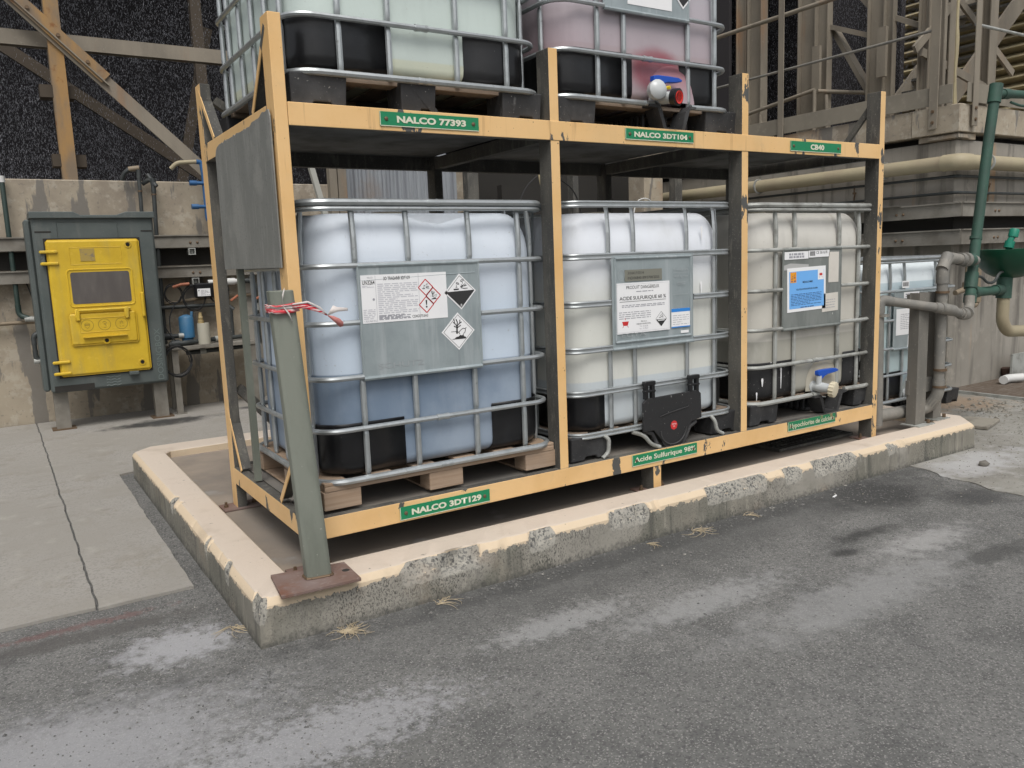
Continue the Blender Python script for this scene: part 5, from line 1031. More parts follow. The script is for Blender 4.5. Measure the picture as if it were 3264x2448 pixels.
# yellow door
g = G(); DX0, DX1, DZ0, DZ1 = -.545, .235, .52, 1.775
g.box(DX0, DX1, Y0-.035, Y0-.004, DZ0, DZ1, bev=.02); dr = g.obj('door', dooryel, cb, bevel=.006)
g = G(); g.box(DX0-.012, DX1+.012, Y0-.004, Y0-.0012, DZ0-.012, DZ1+.012); g.obj('door_seam', black_r, cb)
for z in (1.665, 1.56, .66, .555):
    g = G(); g.box(DX0-.055, DX0+.09, Y0-.055, Y0-.03, z-.014, z+.014, bev=.008); g.obj('hinge', dooryel, dr)
for z in (1.61, .605):
    g = G(); g.box(DX0-.045, DX0-.012, Y0-.03, Y0-.001, z-.05, z+.05, bev=.004); g.obj('hinge_block', boxgrey, cb)
WX0, WX1, WZ0, WZ1 = -.375, .120, 1.185, 1.475
yf = Y0-.035
g = G(); g.tube([(x, yf, z) for x, z in [(p[0], p[1]) for p in rrect(WX0-.025, WX1+.025, WZ0-.025, WZ1+.025, .03, 0, 4)]], .007, 6, True); g.obj('window_frame', dooryel, dr, smooth=True)
g = G(); g.poly(Fr((0, yf-.0015, 0)), [(p[0], p[1]) for p in rrect(WX0, WX1, WZ0, WZ1, .02, 0, 4)], 0); g.obj('window', windowm, dr)
g = G(); g.tube([(x, yf, z) for x, z in ((-.36, 1.70), (.07, 1.70), (.07, 1.545), (-.36, 1.545))], .003, 6, True); g.obj('panel_line', dooryel, dr)
g = G(); g.box(-.275, -.155, yf-.004, yf, 1.575, 1.69); g.obj('faded_label', M('faded_label', (.36, .26, .07), .6, layers=[dict(s=14, lo=.5, hi=.6, c2=(.15, .13, .12), a=.8)]), dr)
FX0, FX1, FZ0, FZ1 = -.430, .145, .80, 1.105
g = G(); g.box(FX0, FX1, yf-.025, yf-.001, FZ0, FZ1, bev=.018); fp = g.obj('flap', dooryel, dr, bevel=.005)
g = G(); g.cyl((FX0+.06, yf-.03, 1.125), (FX1-.05, yf-.03, 1.125), .013, 10); g.box(FX0+.055, FX0+.095, yf-.045, yf-.02, 1.03, 1.14, bev=.008); g.box(FX1-.105, FX1-.065, yf-.045, yf-.02, 1.03, 1.14, bev=.008); g.obj('flap_hinge', dooryel, dr, smooth=True)
g = G(); g.box(FX0+.10, FX1-.10, yf-.055, yf-.02, .872, .880, rot=((0, yf-.04, .876), .0, 'Y')); g.obj('flap_ledge', dooryel, fp)
lined = M('embossed_line', (.30, .21, .03), .6)
for i, c in enumerate((-.285, -.140, .005)):
    g = G(); fr = Fr((c, yf-.0262, .985)); r = .052
    g.line(fr, [(r*math.cos(a*PI/12), r*math.sin(a*PI/12)) for a in range(25)], .004, 0)
    if i == 0: g.line(fr, [(-.02, -.01), (-.02, .015), (0, .025), (.02, .015), (.02, -.01), (0, -.028), (-.02, -.01)], .003, .0004); g.rect(fr, -.022, .0, .022, .010, .0008)
    elif i == 1: g.line(fr, [(-.015, .02), (0, .03), (.018, .018), (.01, .0), (.012, -.02)], .004, .0004); g.line(fr, [(-.01, -.03), (.012, -.03)], .004, .0004); g.rect(fr, -.005, .0, .008, .008, .0008)
    else: g.line(fr, [(-.01, -.005), (-.012, .02), (-.004, .008), (.0, .028), (.005, .008), (.012, .02), (.012, -.006)], .003, .0004); g.line(fr, [(-.02, -.025), (-.006, -.025)], .004, .0004); g.line(fr, [(.004, -.025), (.02, -.025)], .004, .0004)
    g.obj('safety_emblem', lined, fp)
g = G(); g.tube([(x, yf-.026, z) for x, z in ((-.35, 1.05), (.07, 1.05), (.075, .92), (-.345, .92))], .003, 6, True); g.obj('emblem_frame', dooryel, fp)
g = G(); g.box(.196, .224, yf-.05, yf-.001, 1.035, 1.27, bev=.01); g.obj('handle', dooryel, dr)
for (x, z) in ((.135, 1.72), (.155, .60), (-.135, .835)):
    g = G(); yy = yf-(.026 if z == .835 else 0); g.lathe((x, yy, z), (0, -1, 0), [(0, .034), (.004, .034), (.006, .026), (.001, .022)], 16); lk = g.obj('lock_rim', dooryel, dr, smooth=True)
    g = G(); g.lathe((x, yy-.001, z), (0, -1, 0), [(0, .018), (.006, .016)], 12); g.obj('lock', blackp, lk, smooth=True)
g = G(); g.box(.03, .115, yf-.02, Y0, DZ0-.035, DZ0-.002, bev=.005); g.obj('catch', boxgrey, cb)
emb = M('embossed_plastic', (.14, .175, .165), .45)
text('DOSINGBOX', Fr((.315, Y0-.002, .41), (0, 0, 1), (-1, 0, 0)), 0, -.026, .50, .026, .0, emb, cb, name='embossing')
g = G()
for k in range(4): g.tube([(-.17+i*.018, Y0-.001, .40+k*.027+.006*math.sin(i*2.1)) for i in range(8)], .003, 5)
g.obj('wave_mark', emb, cb, smooth=True)
# pump table
pt = thing('pump_table', 'small galvanised steel table by the wall between cabinet and rack', 'table', (.85, 5.6, 0))
g = G(); g.box(.46, 1.30, 5.45, 5.90, .665, .70, bev=.003); g.obj('top', channelm, pt)
for x, y in ((.49, 5.47), (1.27, 5.47), (.52, 5.87), (1.05, 5.87)):
    g = G(); g.box(x-.03, x+.03, y-.004, y+.002, .016, .664); g.box(x-.03, x-.024, y+.0025, y+.05, .016, .664); lg = g.obj('leg', channelm, pt)
    g = G(); g.box(x-.04, x+.06, y-.03, y+.06, .0155, .022); g.obj('foot_plate', channelm, lg)
t = thing('filter_housing', 'blue cylindrical water filter standing on the small table', 'filter', (.655, 5.62, .70))
g = G(); g.lathe((.655, 5.62, .71), (0, 0, 1), [(0, .055), (.06, .058), (.065, .075), (.27, .072), (.285, .06), (.30, .02)], 18); g.obj('bowl', filterblue, t, smooth=True)
g = G(); g.tube([(.70, 5.60, .95), (.715, 5.60, 1.04)], .014, 8); g.obj('bleed_tube', filterblue, t, smooth=True)
t = thing('canister', 'pale upright cylinder with brass fitting on top beside the blue filter', 'canister', (.80, 5.55, .70))
g = G(); g.lathe((.80, 5.53, .702), (0, 0, 1), [(0, .062), (.20, .060), (.215, .058)], 18); g.obj('body', M('canister_cream', (.40, .38, .31), .6), t, smooth=True)
g = G(); g.lathe((.78, 5.53, .916), (0, 0, 1), [(0, .03), (.03, .03), (.035, .022), (.06, .026), (.07, .018), (.11, .015)], 12); g.obj('fitting', M('brass', (.33, .25, .12), .5), t, smooth=True)
pipe('pump_pipe', 'dark pipe with union nuts feeding the blue filter on the table', [(.42, 5.58, .80), (.64, 5.58, .80)], .022, pipedark, fit=[((.42, 5.58, .80), (.50, 5.58, .80), 1.6), ((.56, 5.58, .80), (.61, 5.58, .80), 1.3, galvd)])
pipe('pump_pipe', 'dark pipework lying on the table beside the pale canister', [(.45, 5.50, .725), (.62, 5.50, .73), (.9, 5.62, .735), (1.3, 5.72, .735)], .024, pipedark, fit=[((.47, 5.50, .725), (.55, 5.50, .73), 1.7), ((.92, 5.63, .735), (.98, 5.65, .735), 1.3, galvd)], b=.04)
def coil(name, label, c, r, n, thick, group, plane='xz', jit=.012):
    pts = []; rnd = random.Random(int(c[0]*100))
    ph = [rnd.uniform(-1, 1) for _ in range(8)]
    for i in range(n*22):
        a = i/22*2*PI; k = int(i/22); rr = r*(1+.08*math.sin(a*1.3+ph[k % 8])+.05*ph[k % 8]); pts.append((c[0]+rr*math.cos(a)+jit*ph[k % 8], c[1]-.004*k, c[2]+rr*1.15*math.sin(a)+jit*ph[(k+3) % 8]))
    g = G(); g.tube(pts, thick, 6); return tag(g.obj(name, cable, loc=c, smooth=True), label, 'cable', group)
coil('cable_coil', 'bundle of black cable coiled and hung on the table corner', (.50, 5.42, .56), .13, 6, .005, 'coiled black cables')
coil('cable_coil', 'small coil of black cable high on the wall left of the controller', (.60, 5.86, 1.22), .085, 3, .005, 'coiled black cables', jit=.006)
coil('cable_coil', 'larger coil of black cable on the wall below the controller', (.80, 5.84, 1.17), .11, 3, .006, 'coiled black cables', jit=.006)
coil('cable_coil', 'loop of black cable on the wall right of the rack post', (1.05, 5.84, 1.22), .10, 2, .005, 'coiled black cables', jit=.006)
for pts, lab in (([(.40, 5.55, 1.0), (.45, 5.5, .85), (.52, 5.48, .75)], 'short black cable running down the cabinet flank to the table'), ([(.60, 5.8, 1.12), (.52, 5.75, 1.0), (.49, 5.6, .85), (.50, 5.5, .72)], 'thin black cable looping down the wall to the table'), ([(-.72, 5.9, 1.45), (-.66, 5.88, 1.2), (-.58, 5.8, .98), (-.56, 5.7, .9)], 'thin black cable hanging on the wall left of the cabinet')):
    g = G(); g.tube(bend(pts, .15), .006, 6); tag(g.obj('cable', cable, loc=pts[0], smooth=True), lab, 'cable', 'loose black cables')
t = thing('controller_box', 'small black controller with a white label on the wall behind the rack post', 'controller', (.86, 5.84, 1.24))
g = G(); g.box(.80, 1.02, 5.78, 5.85, 1.17, 1.32, bev=.012); g.obj('case', blackp, t)
g = G(); g.box(.825, .955, 5.776, 5.779, 1.185, 1.265); lb = g.obj('label', paper, t)
g = G(); f = Fr((.89, 5.7755, 1.225)); fineprint(g, f, -.03, -.03, .06, .03, 5, .0, .4, random); g.disc(f, (-.05, .02), .008, 0); g.obj('fine_print', greyink, lb)
g = G(); g.tube([(.60, 5.85, 1.29), (.68, 5.83, 1.315), (.76, 5.82, 1.32)], .016, 8); tag(g.obj('copper_union', orangep, loc=(.7, 5.83, 1.31), smooth=True), 'orange brown pipe union beside the black controller', 'pipe fitting')

# ============================================================ MIDDLE BACKGROUND, seen through the rack
cs = thing('corrugated_sheet', 'upright grey ribbed metal sheet behind the rack seen over the blue tank', 'metal sheet', (2.1, 4.0, 0))
g = G(); prev = None; x = 1.86; i = 0
while x < 3.02:
    y = 4.0+(.018 if (i//2) % 2 else 0); v = (g.bm.verts.new((x, y, .015)), g.bm.verts.new((x, y, 3.0)))
    if prev: g._f([prev[0], v[0], v[1], prev[1]])
    prev = v; x += .028 if i % 2 == 0 else .012; i += 1
g.obj('sheet', cladg, cs, solid=.002)
g = G(); g.box(1.66, 1.73, 3.9, 3.97, .015, 3.2); g.box(1.74, 1.82, 3.9, 3.97, .015, 3.2); tag(g.obj('steel_post', steelt, loc=(1.74, 3.93, .015)), 'brown steel post beside the grey ribbed sheet', 'post')
g = G(); g.bar((1.28, 3.6, 2.75), (1.62, 3.6, 1.3), .045, .045, (0, 1, 0)); tag(g.obj('angle_bar', whiteangle, loc=(1.45, 3.6, 2.0)), 'pale sloping steel angle seen over the left end of the blue tank', 'steel bar')
g = G(); g.box(3.28, 3.62, 4.6, 4.95, .015, 3.2, bev=.01); tag(g.obj('concrete_pillar', conc, loc=(3.45, 4.7, 0)), 'cream concrete pillar behind the rack right of the ribbed sheet', 'pillar')
g = G(); g.box(5.75, 6.05, 4.3, 4.6, .015, 3.2, bev=.01); tag(g.obj('concrete_pillar', conc, loc=(5.9, 4.45, 0)), 'narrow cream concrete pillar seen over the acid tank', 'pillar')
for x, y, w_ in ((3.08, 3.9, .12), (4.75, 4.4, .08), (6.15, 4.2, .12)):
    g = G(); g.box(x, x+w_, y, y+.10, .015, 3.3); tag(g.obj('steel_post', dgrey, loc=(x, y, .015)), {3.08: 'dark steel post at the right edge of the ribbed sheet', 4.75: 'thin grey post in the dark gap over the acid tank', 6.15: 'black post next to the narrow cream pillar'}[x], 'post')
for pts, r, m, lab in (([(3.9, 4.3, 1.9), (4.0, 4.3, 2.2), (4.3, 4.3, 2.42), (4.7, 4.3, 2.2), (4.8, 4.3, 1.9)], .008, cable, 'black hose arching behind the rack over the blue tank'), ([(4.02, 4.1, 2.6), (4.10, 4.1, 2.2), (4.2, 4.1, 1.9)], .012, clad, 'thin pale rod leaning in the dark behind the rack'),
        ([(4.95, 3.6, 1.85), (5.0, 3.6, 2.02), (5.15, 3.6, 2.06), (5.3, 3.6, 1.95)], .007, whitepvc, 'thin white hose arching over the acid tank')):
    g = G(); g.tube(bend(pts, .2), r, 8); tag(g.obj('hose', m, loc=pts[0], smooth=True), lab, 'hose', 'odd hoses and rods behind the rack')
g = G(); g.box(4.1, 4.5, 4.9, 5.0, 1.6, 2.3); g.box(3.7, 6.4, 5.3, 5.5, .015, 3.2)
tag(g.obj('dark_equipment', black_r, loc=(5, 5.4, 0)), 'dark machinery housing filling the gap between the two towers', 'machinery')

# ============================================================ RIGHT TOWER
XT, YT = 6.72, 1.08
rw = thing('basin_wall', 'grey streaked concrete basin of the platform tower behind the aqua tank', 'wall', (XT, YT, 0))
g = G(); g.box(XT, 16, YT, 9, 0, 2.39, bev=.012); g.obj('wall', concr, rw)
for (x0, x1, y0, y1) in ((XT-.03, XT+.25, YT-.03, YT+.42), (XT+.02, 16, YT+.02, 8.9)):
    if x1 < 8: g = G(); g.box(XT-.02, XT+.28, YT-.02, YT+.36, 2.392, 2.445); g.box(XT-.04, XT+.16, YT-.04, YT+.26, 2.40, 2.43); g.obj('bearing_pad', conc, rw)
g = G(); g.box(XT+.12, 16, YT+.12, 8.9, 2.391, 2.449); g.obj('shadow_gap', black_r, rw)
pf = thing('tower_platform', 'concrete edged platform of the right tower with steel toe boards', 'platform', (XT, YT, 2.45))
def edge_beam(a, b, c, d_): g = G(); g.box(a, b, c, d_, 2.45, 2.70, bev=.006); g.obj('edge_beam', conc, pf)
edge_beam(XT-.05, XT+.15, YT+.42, 8.9); edge_beam(XT-.06, XT+.15, YT-.05, YT+.415)
edge_beam(XT+.155, 16, YT-.05, YT+.15)
g = G(); g.box(XT+.155, 16, YT+.155, 8.9, 2.50, 2.66); g.obj('deck', conc, pf)
for q in ((XT-.07, XT-.062, YT+.02, 4.0), (XT-.07, XT-.062, 4.02, 8.9)):
    g = G(); g.box(*q, 2.715, 2.885, bev=.002); g.obj('toe_board', toeb, pf)
for q in ((XT+.02, XT+.75, YT-.07, YT-.062), (XT+.76, 16, YT-.06, YT-.052)):
    g = G(); g.box(*q, 2.715, 2.885, bev=.002); g.obj('toe_board', toeb, pf)
# guard rail
g = G(); g.box(XT-.006, XT-.003, YT, 5.8, 1.55, 1.68); g.box(XT, 14, YT-.006, YT-.003, 1.55, 1.68); g.obj('dark_slot_sheet', black_r, rw)  # dark sheets on both basin faces: slot shade and dirt put into colour
gr = thing('guard_rail', 'tan steel guard rail running round the tower platform edge', 'railing', (XT, YT, 2.7))
for (x, y, w1, w2) in ((XT-.085, YT+.19, .012, .085), (XT-.085, 3.03, .012, .075), (XT+.13, YT-.085, .085, .012), (7.9+.02, YT-.085, .07, .012)):
    g = G(); g.box(x-w1/2, x+w1/2, y-w2/2, y+w2/2, 2.50, 4.25, bev=.002); ps = g.obj('rail_post', steelt, gr)
    for z in (2.56, 2.66):
        g = G(); ax = (-1, 0, 0) if w1 < w2 else (0, -1, 0); g.lathe((x+(-.006 if w1 < w2 else 0), y+(-.006 if w2 < w1 else 0), z), ax, [(0, .016), (.012, .014)], 8); g.obj('bolt', screw, ps)
for z, r in ((3.98, .024), (3.40, .014)):
    g = G(); g.tube([(XT-.05, YT+.19, z), (XT-.05, 6.5, z)], r, 10); g.obj('rail', steelt if r > .02 else pipegrey, gr, smooth=True)
    g = G(); g.tube([(XT+.13, YT-.06, z-.0), (12, YT-.06, z)], r, 10); g.obj('rail', steelt if r > .02 else galvd, gr, smooth=True)
# inner hatch rails
hr = thing('hatch_rail', 'low inner handrail with bent corners on the tower platform', 'railing', (7.2, 3, 2.7))
for pts in ([(7.15, 4.1, 3.10), (7.15, 2.98, 3.22)], [(7.15, 2.94, 3.20), (7.95, 2.55, 3.16)], [(7.15, 2.98, 3.22), (7.15, 2.98, 2.68)], [(7.2, 2.86, 3.15), (7.2, 2.84, 2.68)], [(7.9, 2.56, 3.13), (7.9, 2.56, 2.68)], [(7.15, 3.75, 3.08), (7.15, 3.75, 2.68)], [(7.3, 2.7, 2.92), (7.3, 2.2, 3.0)], [(7.4, 2.55, 2.95), (7.9, 2.3, 2.93)]):
    g = G(); g.tube(bend(pts, .04), .022 if pts[0][2] != pts[1][2]-.54 else .018, 10); g.obj('tube', steelt, hr, smooth=True)
# structural columns above the platform
tr = thing('cooling_tower', 'platform tower frame of tan steel columns with water raining behind', 'cooling tower', (7.6, 3, 2.66))
for (y, w_, m) in ((4.16, .16, steelt), (3.94, .22, steelt), (3.17, .24, steelt), (2.98, .16, steelt), (2.30, .20, steelt), (2.17, .12, steelt), (1.71, .12, steelt), (1.60, .08, steelt)):
    ibeam((7.3, y, 2.66), (7.3, y, 6.9), w_*.55, w_, m, 'column', tr, upd=(0, 1, 0))
for a, b, w_ in (((7.45, 2.95, 3.9), (7.45, 2.25, 2.75), .12), ((7.35, 2.95, 3.92), (7.35, 2.25, 3.62), .10), ((7.35, 2.2, 3.84), (7.35, 1.75, 3.60), .09), ((7.5, 4.2, 2.95), (7.5, 3.2, 2.98), .12), ((7.35, 2.6, 4.2), (7.35, 2.2, 3.74), .10)):
    g = G(); g.bar(a, b, .05, w_, (1, 0, 0)); g.obj('brace', steelt, tr)
for (y) in (2.98, 2.17): g = G(); g.box(7.16, 7.20, y-.05, y+.05, 3.2, 3.7); g.obj('splice_plate', steelt, tr)
for (x, w_, m) in ((6.98, .10, steelt), (7.38, .17, steelt), (8.15, .15, steelt), (9.4, .15, steelt)): ibeam((x+.3, 1.75, 2.66), (x+.3, 1.75, 6.9), w_, .12, m, 'column', tr)
# black enclosure behind the rain, its unseen roof added to block the sky
g = G(); g.box(9.5, 9.6, 4.75, 8.8, 2.45, 7); g.box(7.2, 9.6, 8.7, 8.8, 2.4, 7); g.box(7.25, 7.3, 4.35, 8.8, 2.7, 7); g.box(7.2, 9.6, 1.9, 9, 7, 7.1); g.box(10.7, 10.8, 4.2, 4.9, 2.45, 6.9); g.obj('shade_enclosure', black_in, tr)
g = G(); g.box(12.6, 12.7, 5.2, 9.2, 2.45, 7); g.obj('shade_enclosure', black_in, tr)
rain('falling_water', [(7.55, 9.4, 2.5, 6.0, 2.5, 5.2, 26000), (7.6, 8.4, 2.0, 3.2, 3.3, 4.6, 1500)], 'white water droplets raining behind the steel columns of the platform tower', 9)
# cream louvre cladding at the far end
cl = thing('louvre_wall', 'cream ridged louvre cladding at the far end of the platform tower', 'cladding', (12, 4, 2.7))
z = 2.62; k = 0
while z < 7:
    fr = Fr((12.2, 1.5, z), (0, 1, 0), (0, 0, 1))
    g = G(); A = [(12.28, z), (12.10, z+.05), (12.12, z+.07), (12.3, z+.15)]
    vs = [[g.bm.verts.new((x, y, zz)) for x, zz in A] for y in (2.0, 5.4)]
    for j in range(3): g._f([vs[0][j], vs[1][j], vs[1][j+1], vs[0][j+1]])
    g.obj('louvre', clad, cl, solid=.006); z += .145
g = G(); g.box(12.36, 12.4, 2.0, 5.4, 2.6, 7); g.obj('backing', black_r, cl)
rag = G(); pts = [(0, 2.68)]+[(.018*math.sin(i*1.7)+.01, 2.68+i*.16) for i in range(1, 18)]+[(-.035, 5.4), (-.035, 2.68)]
rag.prism(Fr((7.49, 1.55, 0)), pts, 0, .01); tag(rag.obj('torn_sheet', clad, loc=(7.49, 1.55, 2.68)), 'ragged cream cladding edge beside the platform corner posts', 'cladding')
# stairs
stt = thing('staircase', 'dark steel stair flight behind the front columns of the platform tower', 'staircase', (9, 2.6, 2.66))
for y in (2.35, 3.1):
    g = G(); g.bar((8.3, y, 2.66), (12.0, y, 5.9), .03, .22, (0, 1, 0)); 
    g = G(); g.bar((8.3, y, 2.66), (12.0, y, 5.9), .22, .03, (0, 1, 0)); g.obj('stringer', steelt, stt)
for i in range(18):
    x = 8.4+i*.2; z = 2.8+i*.175; g = G(); g.box(x, x+.22, 2.36, 3.09, z, z+.03); g.obj('tread', dgrey, stt)
g = G(); g.tube([(8.2, 2.33, 3.5), (11.8, 2.33, 6.7)], .022, 8); g.obj('handrail', steelt, stt, smooth=True)
for x in (8.7, 10.2): g = G(); g.box(x-.03, x+.03, 2.31, 2.34, 2.9+(x-8.4)*.87, 3.95+(x-8.4)*.87); g.obj('rail_post', steelt, stt)
for a, b in (((7.15, 1.72, 3.35), (8.6, 1.72, 3.05)), ((7.0, 1.7, 3.35), (8.2, 1.7, 4.3)), ((7.7, 2.0, 4.4), (9.5, 2.0, 3.4))):
    g = G(); g.bar(a, b, .08, .03, (0, 1, 0)); g.obj('brace', steelt, tr)
# ---- trays and pipes along the right basin
channel('cable_tray', 'bent lidded tray along the left flank of the grey basin', (XT-.16, YT-.16, 1.735), (XT-.16, 5.8, 1.735), .12, .16, (-1, 0, 0), gp)
channel('cable_tray', 'upper tray along the basin face turned to the eyewash bowl', (XT-.155, YT-.163, 1.735), (14, YT-.163, 1.735), .12, .16, (0, -1, 0), gp)
channel('cable_tray', 'lower tray along the left flank of the grey basin over the aqua tank', (XT-.16, YT-.16, 1.485), (XT-.16, 5.8, 1.485), .13, .16, (-1, 0, 0), gp)
channel('cable_tray', 'lower tray along the basin face just above the eyewash bowl', (XT-.155, YT-.163, 1.485), (14, YT-.163, 1.485), .13, .16, (0, -1, 0), gp)
for z in (1.79,):
    g = G()
    for (y0, y1, dz) in ((1.5, 2.0, .03), (2.05, 2.9, 0), (3.0, 4.2, .01)):
        fr = Fr((XT-.26, y0, z+.012), (0, 1, 0), (1, 0, 0)); L = y1-y0
        g.poly(Fr((XT-.26, 0, z+.016), (0, 1, 0), (1, 0, 0)), [(y0, 0), (y1, 0), (y1, .15), (y0, .15)], 0)
    g.obj('tray_lid', channelm, loc=(XT-.2, 2.5, z), solid=.002); tag(bpy.data.objects['tray_lid'], 'loose metal lids lying on the upper tray of the grey basin', 'tray lid')
cp = pipe('basin_pipe', 'thick cream pipe with a swollen elbow strapped round the grey basin', [(XT-.12, 6.0, 2.17), (XT-.12, YT-.10, 2.17), (7.0, YT-.12, 2.17), (14, YT-.12, 2.17)], .068, pipecream, b=.12, clamps=[((XT-.12, 1.72, 2.17), (0, 1, 0)), ((XT-.12, 3.3, 2.17), (0, 1, 0)), ((7.02, YT-.12, 2.17), (1, 0, 0))], cm=galvd)
for z, lab in ((2.05, 'upper thin dark conduit round the grey basin'), (1.90, 'lower thin dark conduit round the grey basin')):
    pipe('conduit', lab, [(XT-.05, 6.0, z), (XT-.05, YT-.04, z), (14, YT-.05, z)], .013, pipedark, b=.05, group='thin conduits on the basin')
for (x, y, lab) in ((XT-.03, 2.12, 'rusty hook and clip on the basin flank between the conduits'), (7.25, YT-.03, 'rusty hook and clip on the basin face beside the green pipe')):
    g = G(); g.tube([(x, y, 2.07), (x, y, 2.0), (x-.02, y-.02, 1.97), (x, y, 1.94), (x, y, 1.78)], .008, 6); g.lathe((x-.01, y-.01, 1.975), (0, 0, 1), [(0, .02), (.02, .02)], 8); tag(g.obj('wall_hook', screw, loc=(x, y, 1.97), smooth=True), lab, 'hook', 'rusty wall hooks')
g = G(); g.box(7.62, 8.2, .92, .94, .03, .30); tag(g.obj('splash_plate', galvd, loc=(7.9, .93, .03)), 'small upright metal plate at the grating by the photo right edge', 'plate')
g = G(); g.lathe((7.75, 1.02, .035), (0, 0, 1), [(0, .055), (.10, .065), (.11, .05)], 14); tag(g.obj('rusty_pot', M('rust_brown', (.07, .04, .03), .8), loc=(7.75, 1.02, .035), smooth=True), 'small rusty brown pot against the basin wall on the grating', 'pot')

# ---- pipe stand at the kerb end, green standpipe and eyewash
ps_ = thing('pipe_stand', 'dusty grey steel frame of two posts bolted on the kerb end', 'pipe support', (4.4, -.05, .19))
def post2(x, y, w_, z1):
    g = G(); g.box(x-w_/2, x+w_/2, y-.002, y+.004, .198, z1, ); g.box(x-w_/2, x-w_/2+.006, y+.005, y+.07, .198, z1); g.box(x+w_/2-.006, x+w_/2, y+.005, y+.07, .198, z1); p = g.obj('post', steeld, ps_, bevel=.001)
    g = G(); g.box(x-w_*.75, x+w_*.9, y-.05, y+.09, .1905, .1975); fp = g.obj('foot_plate', galvd, p)
    g = G(); g.lathe((x+w_*.6, y-.02, .198), (0, 0, 1), [(0, .012), (.025, .012)], 8); g.obj('bolt', screw, fp)
post2(4.325, -.08, .115, 1.105); post2(4.60, -.04, .10, 1.10)
g = G(); g.box(4.25, 4.64, -.02, .0, 1.02, 1.095); g.obj('cross_plate', steeld, ps_)
g = G(); g.box(4.26, 4.62, -.03, -.005, .40, .50); g.obj('cross_plate', steeld, ps_)
pipe('riser_pipe', 'fat grey plastic riser pipe with a top bend held by two clamps on the frame', [(4.35, .04, .27), (4.50, -.02, .27), (4.52, -.09, .38), (4.50, -.10, 1.27), (4.56, -.09, 1.33), (5.0, -.05, 1.30)], .036, pipegrey, b=.08,
     fit=[((4.75, -.07, 1.318), (4.80, -.066, 1.314), 1.25), ((4.82, -.065, 1.313), (4.87, -.06, 1.31), 1.4), ((4.88, -.06, 1.31), (4.95, -.055, 1.304), 1.15, pipegreen)], clamps=[((4.515, -.10, .56), (0, 0, 1)), ((4.505, -.10, 1.10), (0, 0, 1)), ((4.52, -.095, .44), (0, 0, 1))])
pipe('return_pipe', 'grey pipe crossing from the last rack post to the green standpipe', [(3.93+.06, .02, .22), (3.97, .02, 1.075), (4.45, -.16, .99), (4.75, -.12, .93), (4.93, -.06, .96), (4.95, -.05, 1.04)], .031, pipegrey, b=.06,
     fit=[((4.40, -.145, 1.0), (4.56, -.15, .97), 1.25), ((4.70, -.13, .94), (4.76, -.12, .932), 1.35), ((4.80, -.11, .935), (4.83, -.10, .94), 1.5)], clamps=[((3.985, .0, .97), (0, 0, 1))], cm=pipegrey)
pipe('low_pipe', 'grey pipe lying low between the last rack post and the pipe frame', [(4.0, .06, .27), (4.35, .05, .265)], .045, pipegrey)
ew = thing('eyewash_station', 'green emergency shower standpipe with eyewash bowl at the photo right edge', 'eyewash station', (5.0, 0, 1.0))
g = G(); g.tube([(4.95, -.05, .98), (5.02, -.02, 1.18), (5.10, 0, 1.51), (5.20, 0, 2.17), (5.265, 0, 2.52)], .036, 16); g.obj('standpipe', pipegreen, ew, smooth=True)
for a, b, r in (((4.96, -.045, 1.00), (4.975, -.04, 1.06), .044), ((4.99, -.03, 1.10), (5.03, -.015, 1.21), .045), ((5.035, -.01, 1.27), (5.055, -.005, 1.34), .043), ((5.245, 0, 2.42), (5.27, 0, 2.55), .045), ((5.085, 0, 1.45), (5.09, 0, 1.47), .042)):
    g = G(); g.tube([a, b], r, 16); g.obj('coupling', pipegreen, ew, smooth=True)
g = G(); g.tube([(5.26, 0, 2.48), (5.36, 0, 2.49), (6.2, 0.1, 2.56)], .030, 12); g.tube([(5.36, 0, 2.49), (5.44, 0.0, 2.495)], .037, 12); g.obj('shower_arm', pipegreen, ew, smooth=True)
g = G(); g.tube(bend([(5.48, 0, 2.44), (5.6, -.03, 2.41), (5.9, -.04, 2.49)], .06), .010, 8); g.obj('pull_rod', pipegreen, ew, smooth=True)
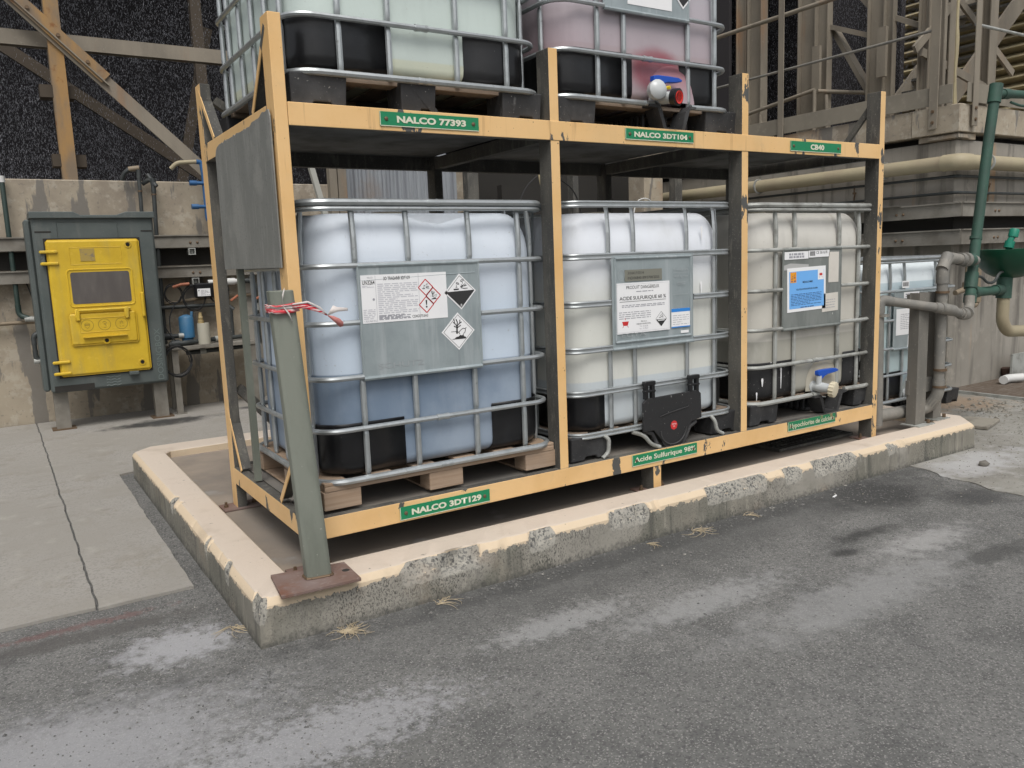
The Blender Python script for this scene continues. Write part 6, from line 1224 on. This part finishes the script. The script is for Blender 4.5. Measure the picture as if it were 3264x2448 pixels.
g = G(); g.tube([(5.0, -.03, 1.07), (5.50, 0, 1.065)], .034, 14); g.tube([(5.02, -.03, 1.07), (5.10, -.02, 1.07)], .042, 14); g.tube([(5.38, -.005, 1.067), (5.48, 0, 1.066)], .042, 14); g.obj('bowl_arm', pipegreen, ew, smooth=True)
g = G(); g.tube([(5.52, 0, 1.0), (5.53, 0, 1.25)], .055, 14); g.obj('bowl_stem', pipegreen, ew, smooth=True)
g = G(); g.tube(bend([(5.52, 0, 1.03), (5.52, 0, .82), (5.60, 0, .74), (5.9, 0, .72)], .08), .045, 14); g.obj('drain', pipecream, ew, smooth=True)
g = G()
g.lathe((5.58, .0, 1.22), (0, 0, 1), [(-.07, .05), (-.06, .10), (-.03, .155), (.02, .205), (.08, .242), (.13, .262), (.15, .265), (.15, .255), (.12, .23), (.07, .18), (.03, .10)], 28); g.obj('bowl', greenbowl, ew, smooth=True)
g = G(); g.tube([(5.46, -.05, 1.36), (5.44, -.06, 1.42), (5.47, -.07, 1.47)], .022, 12); g.lathe((5.47, -.07, 1.46), (.2, -.1, 1), [(0, .034), (.05, .034), (.06, .028)], 14); g.lathe((5.435, -.06, 1.38), (.2, -.1, 1), [(0, .034), (.05, .034)], 14); g.obj('nozzle', greencap, ew, smooth=True)
g = G(); g.tube(bend([(5.04, -.03, 1.19), (5.10, -.05, 1.18), (5.18, -.05, 1.13), (5.28, -.05, 1.13), (5.36, -.04, 1.20), (5.50, -.03, 1.21)], .05), .010, 8); g.obj('drain_hose', pipedark, ew, smooth=True)
pipe('feed_pipe', 'thin tan water pipe from the eyewash bowl down to a cap by the wall', [(7.6, 1.0, 1.31), (7.08, 1.0, 1.32), (7.06, 1.0, 1.24), (7.04, 1.0, .84), (6.9, 1.0, .82)], .024, pipetan, fit=[((7.075, 1.0, 1.36), (7.065, 1.0, 1.24), 1.5), ((7.045, 1.0, .92), (7.04, 1.0, .86), 1.6)], b=.04)
pipe('feed_pipe', 'short tan water pipe with elbow between aqua tank cage and standpipe', [(7.0, .98, 1.32), (6.86, .98, 1.32), (6.83, .98, 1.24), (6.81, .98, 1.0), (6.62, .98, .97)], .024, pipetan, fit=[((6.815, .98, 1.06), (6.81, .98, 1.0), 1.6)], b=.04)

flush_texts()
bpy.context.view_layer.update()
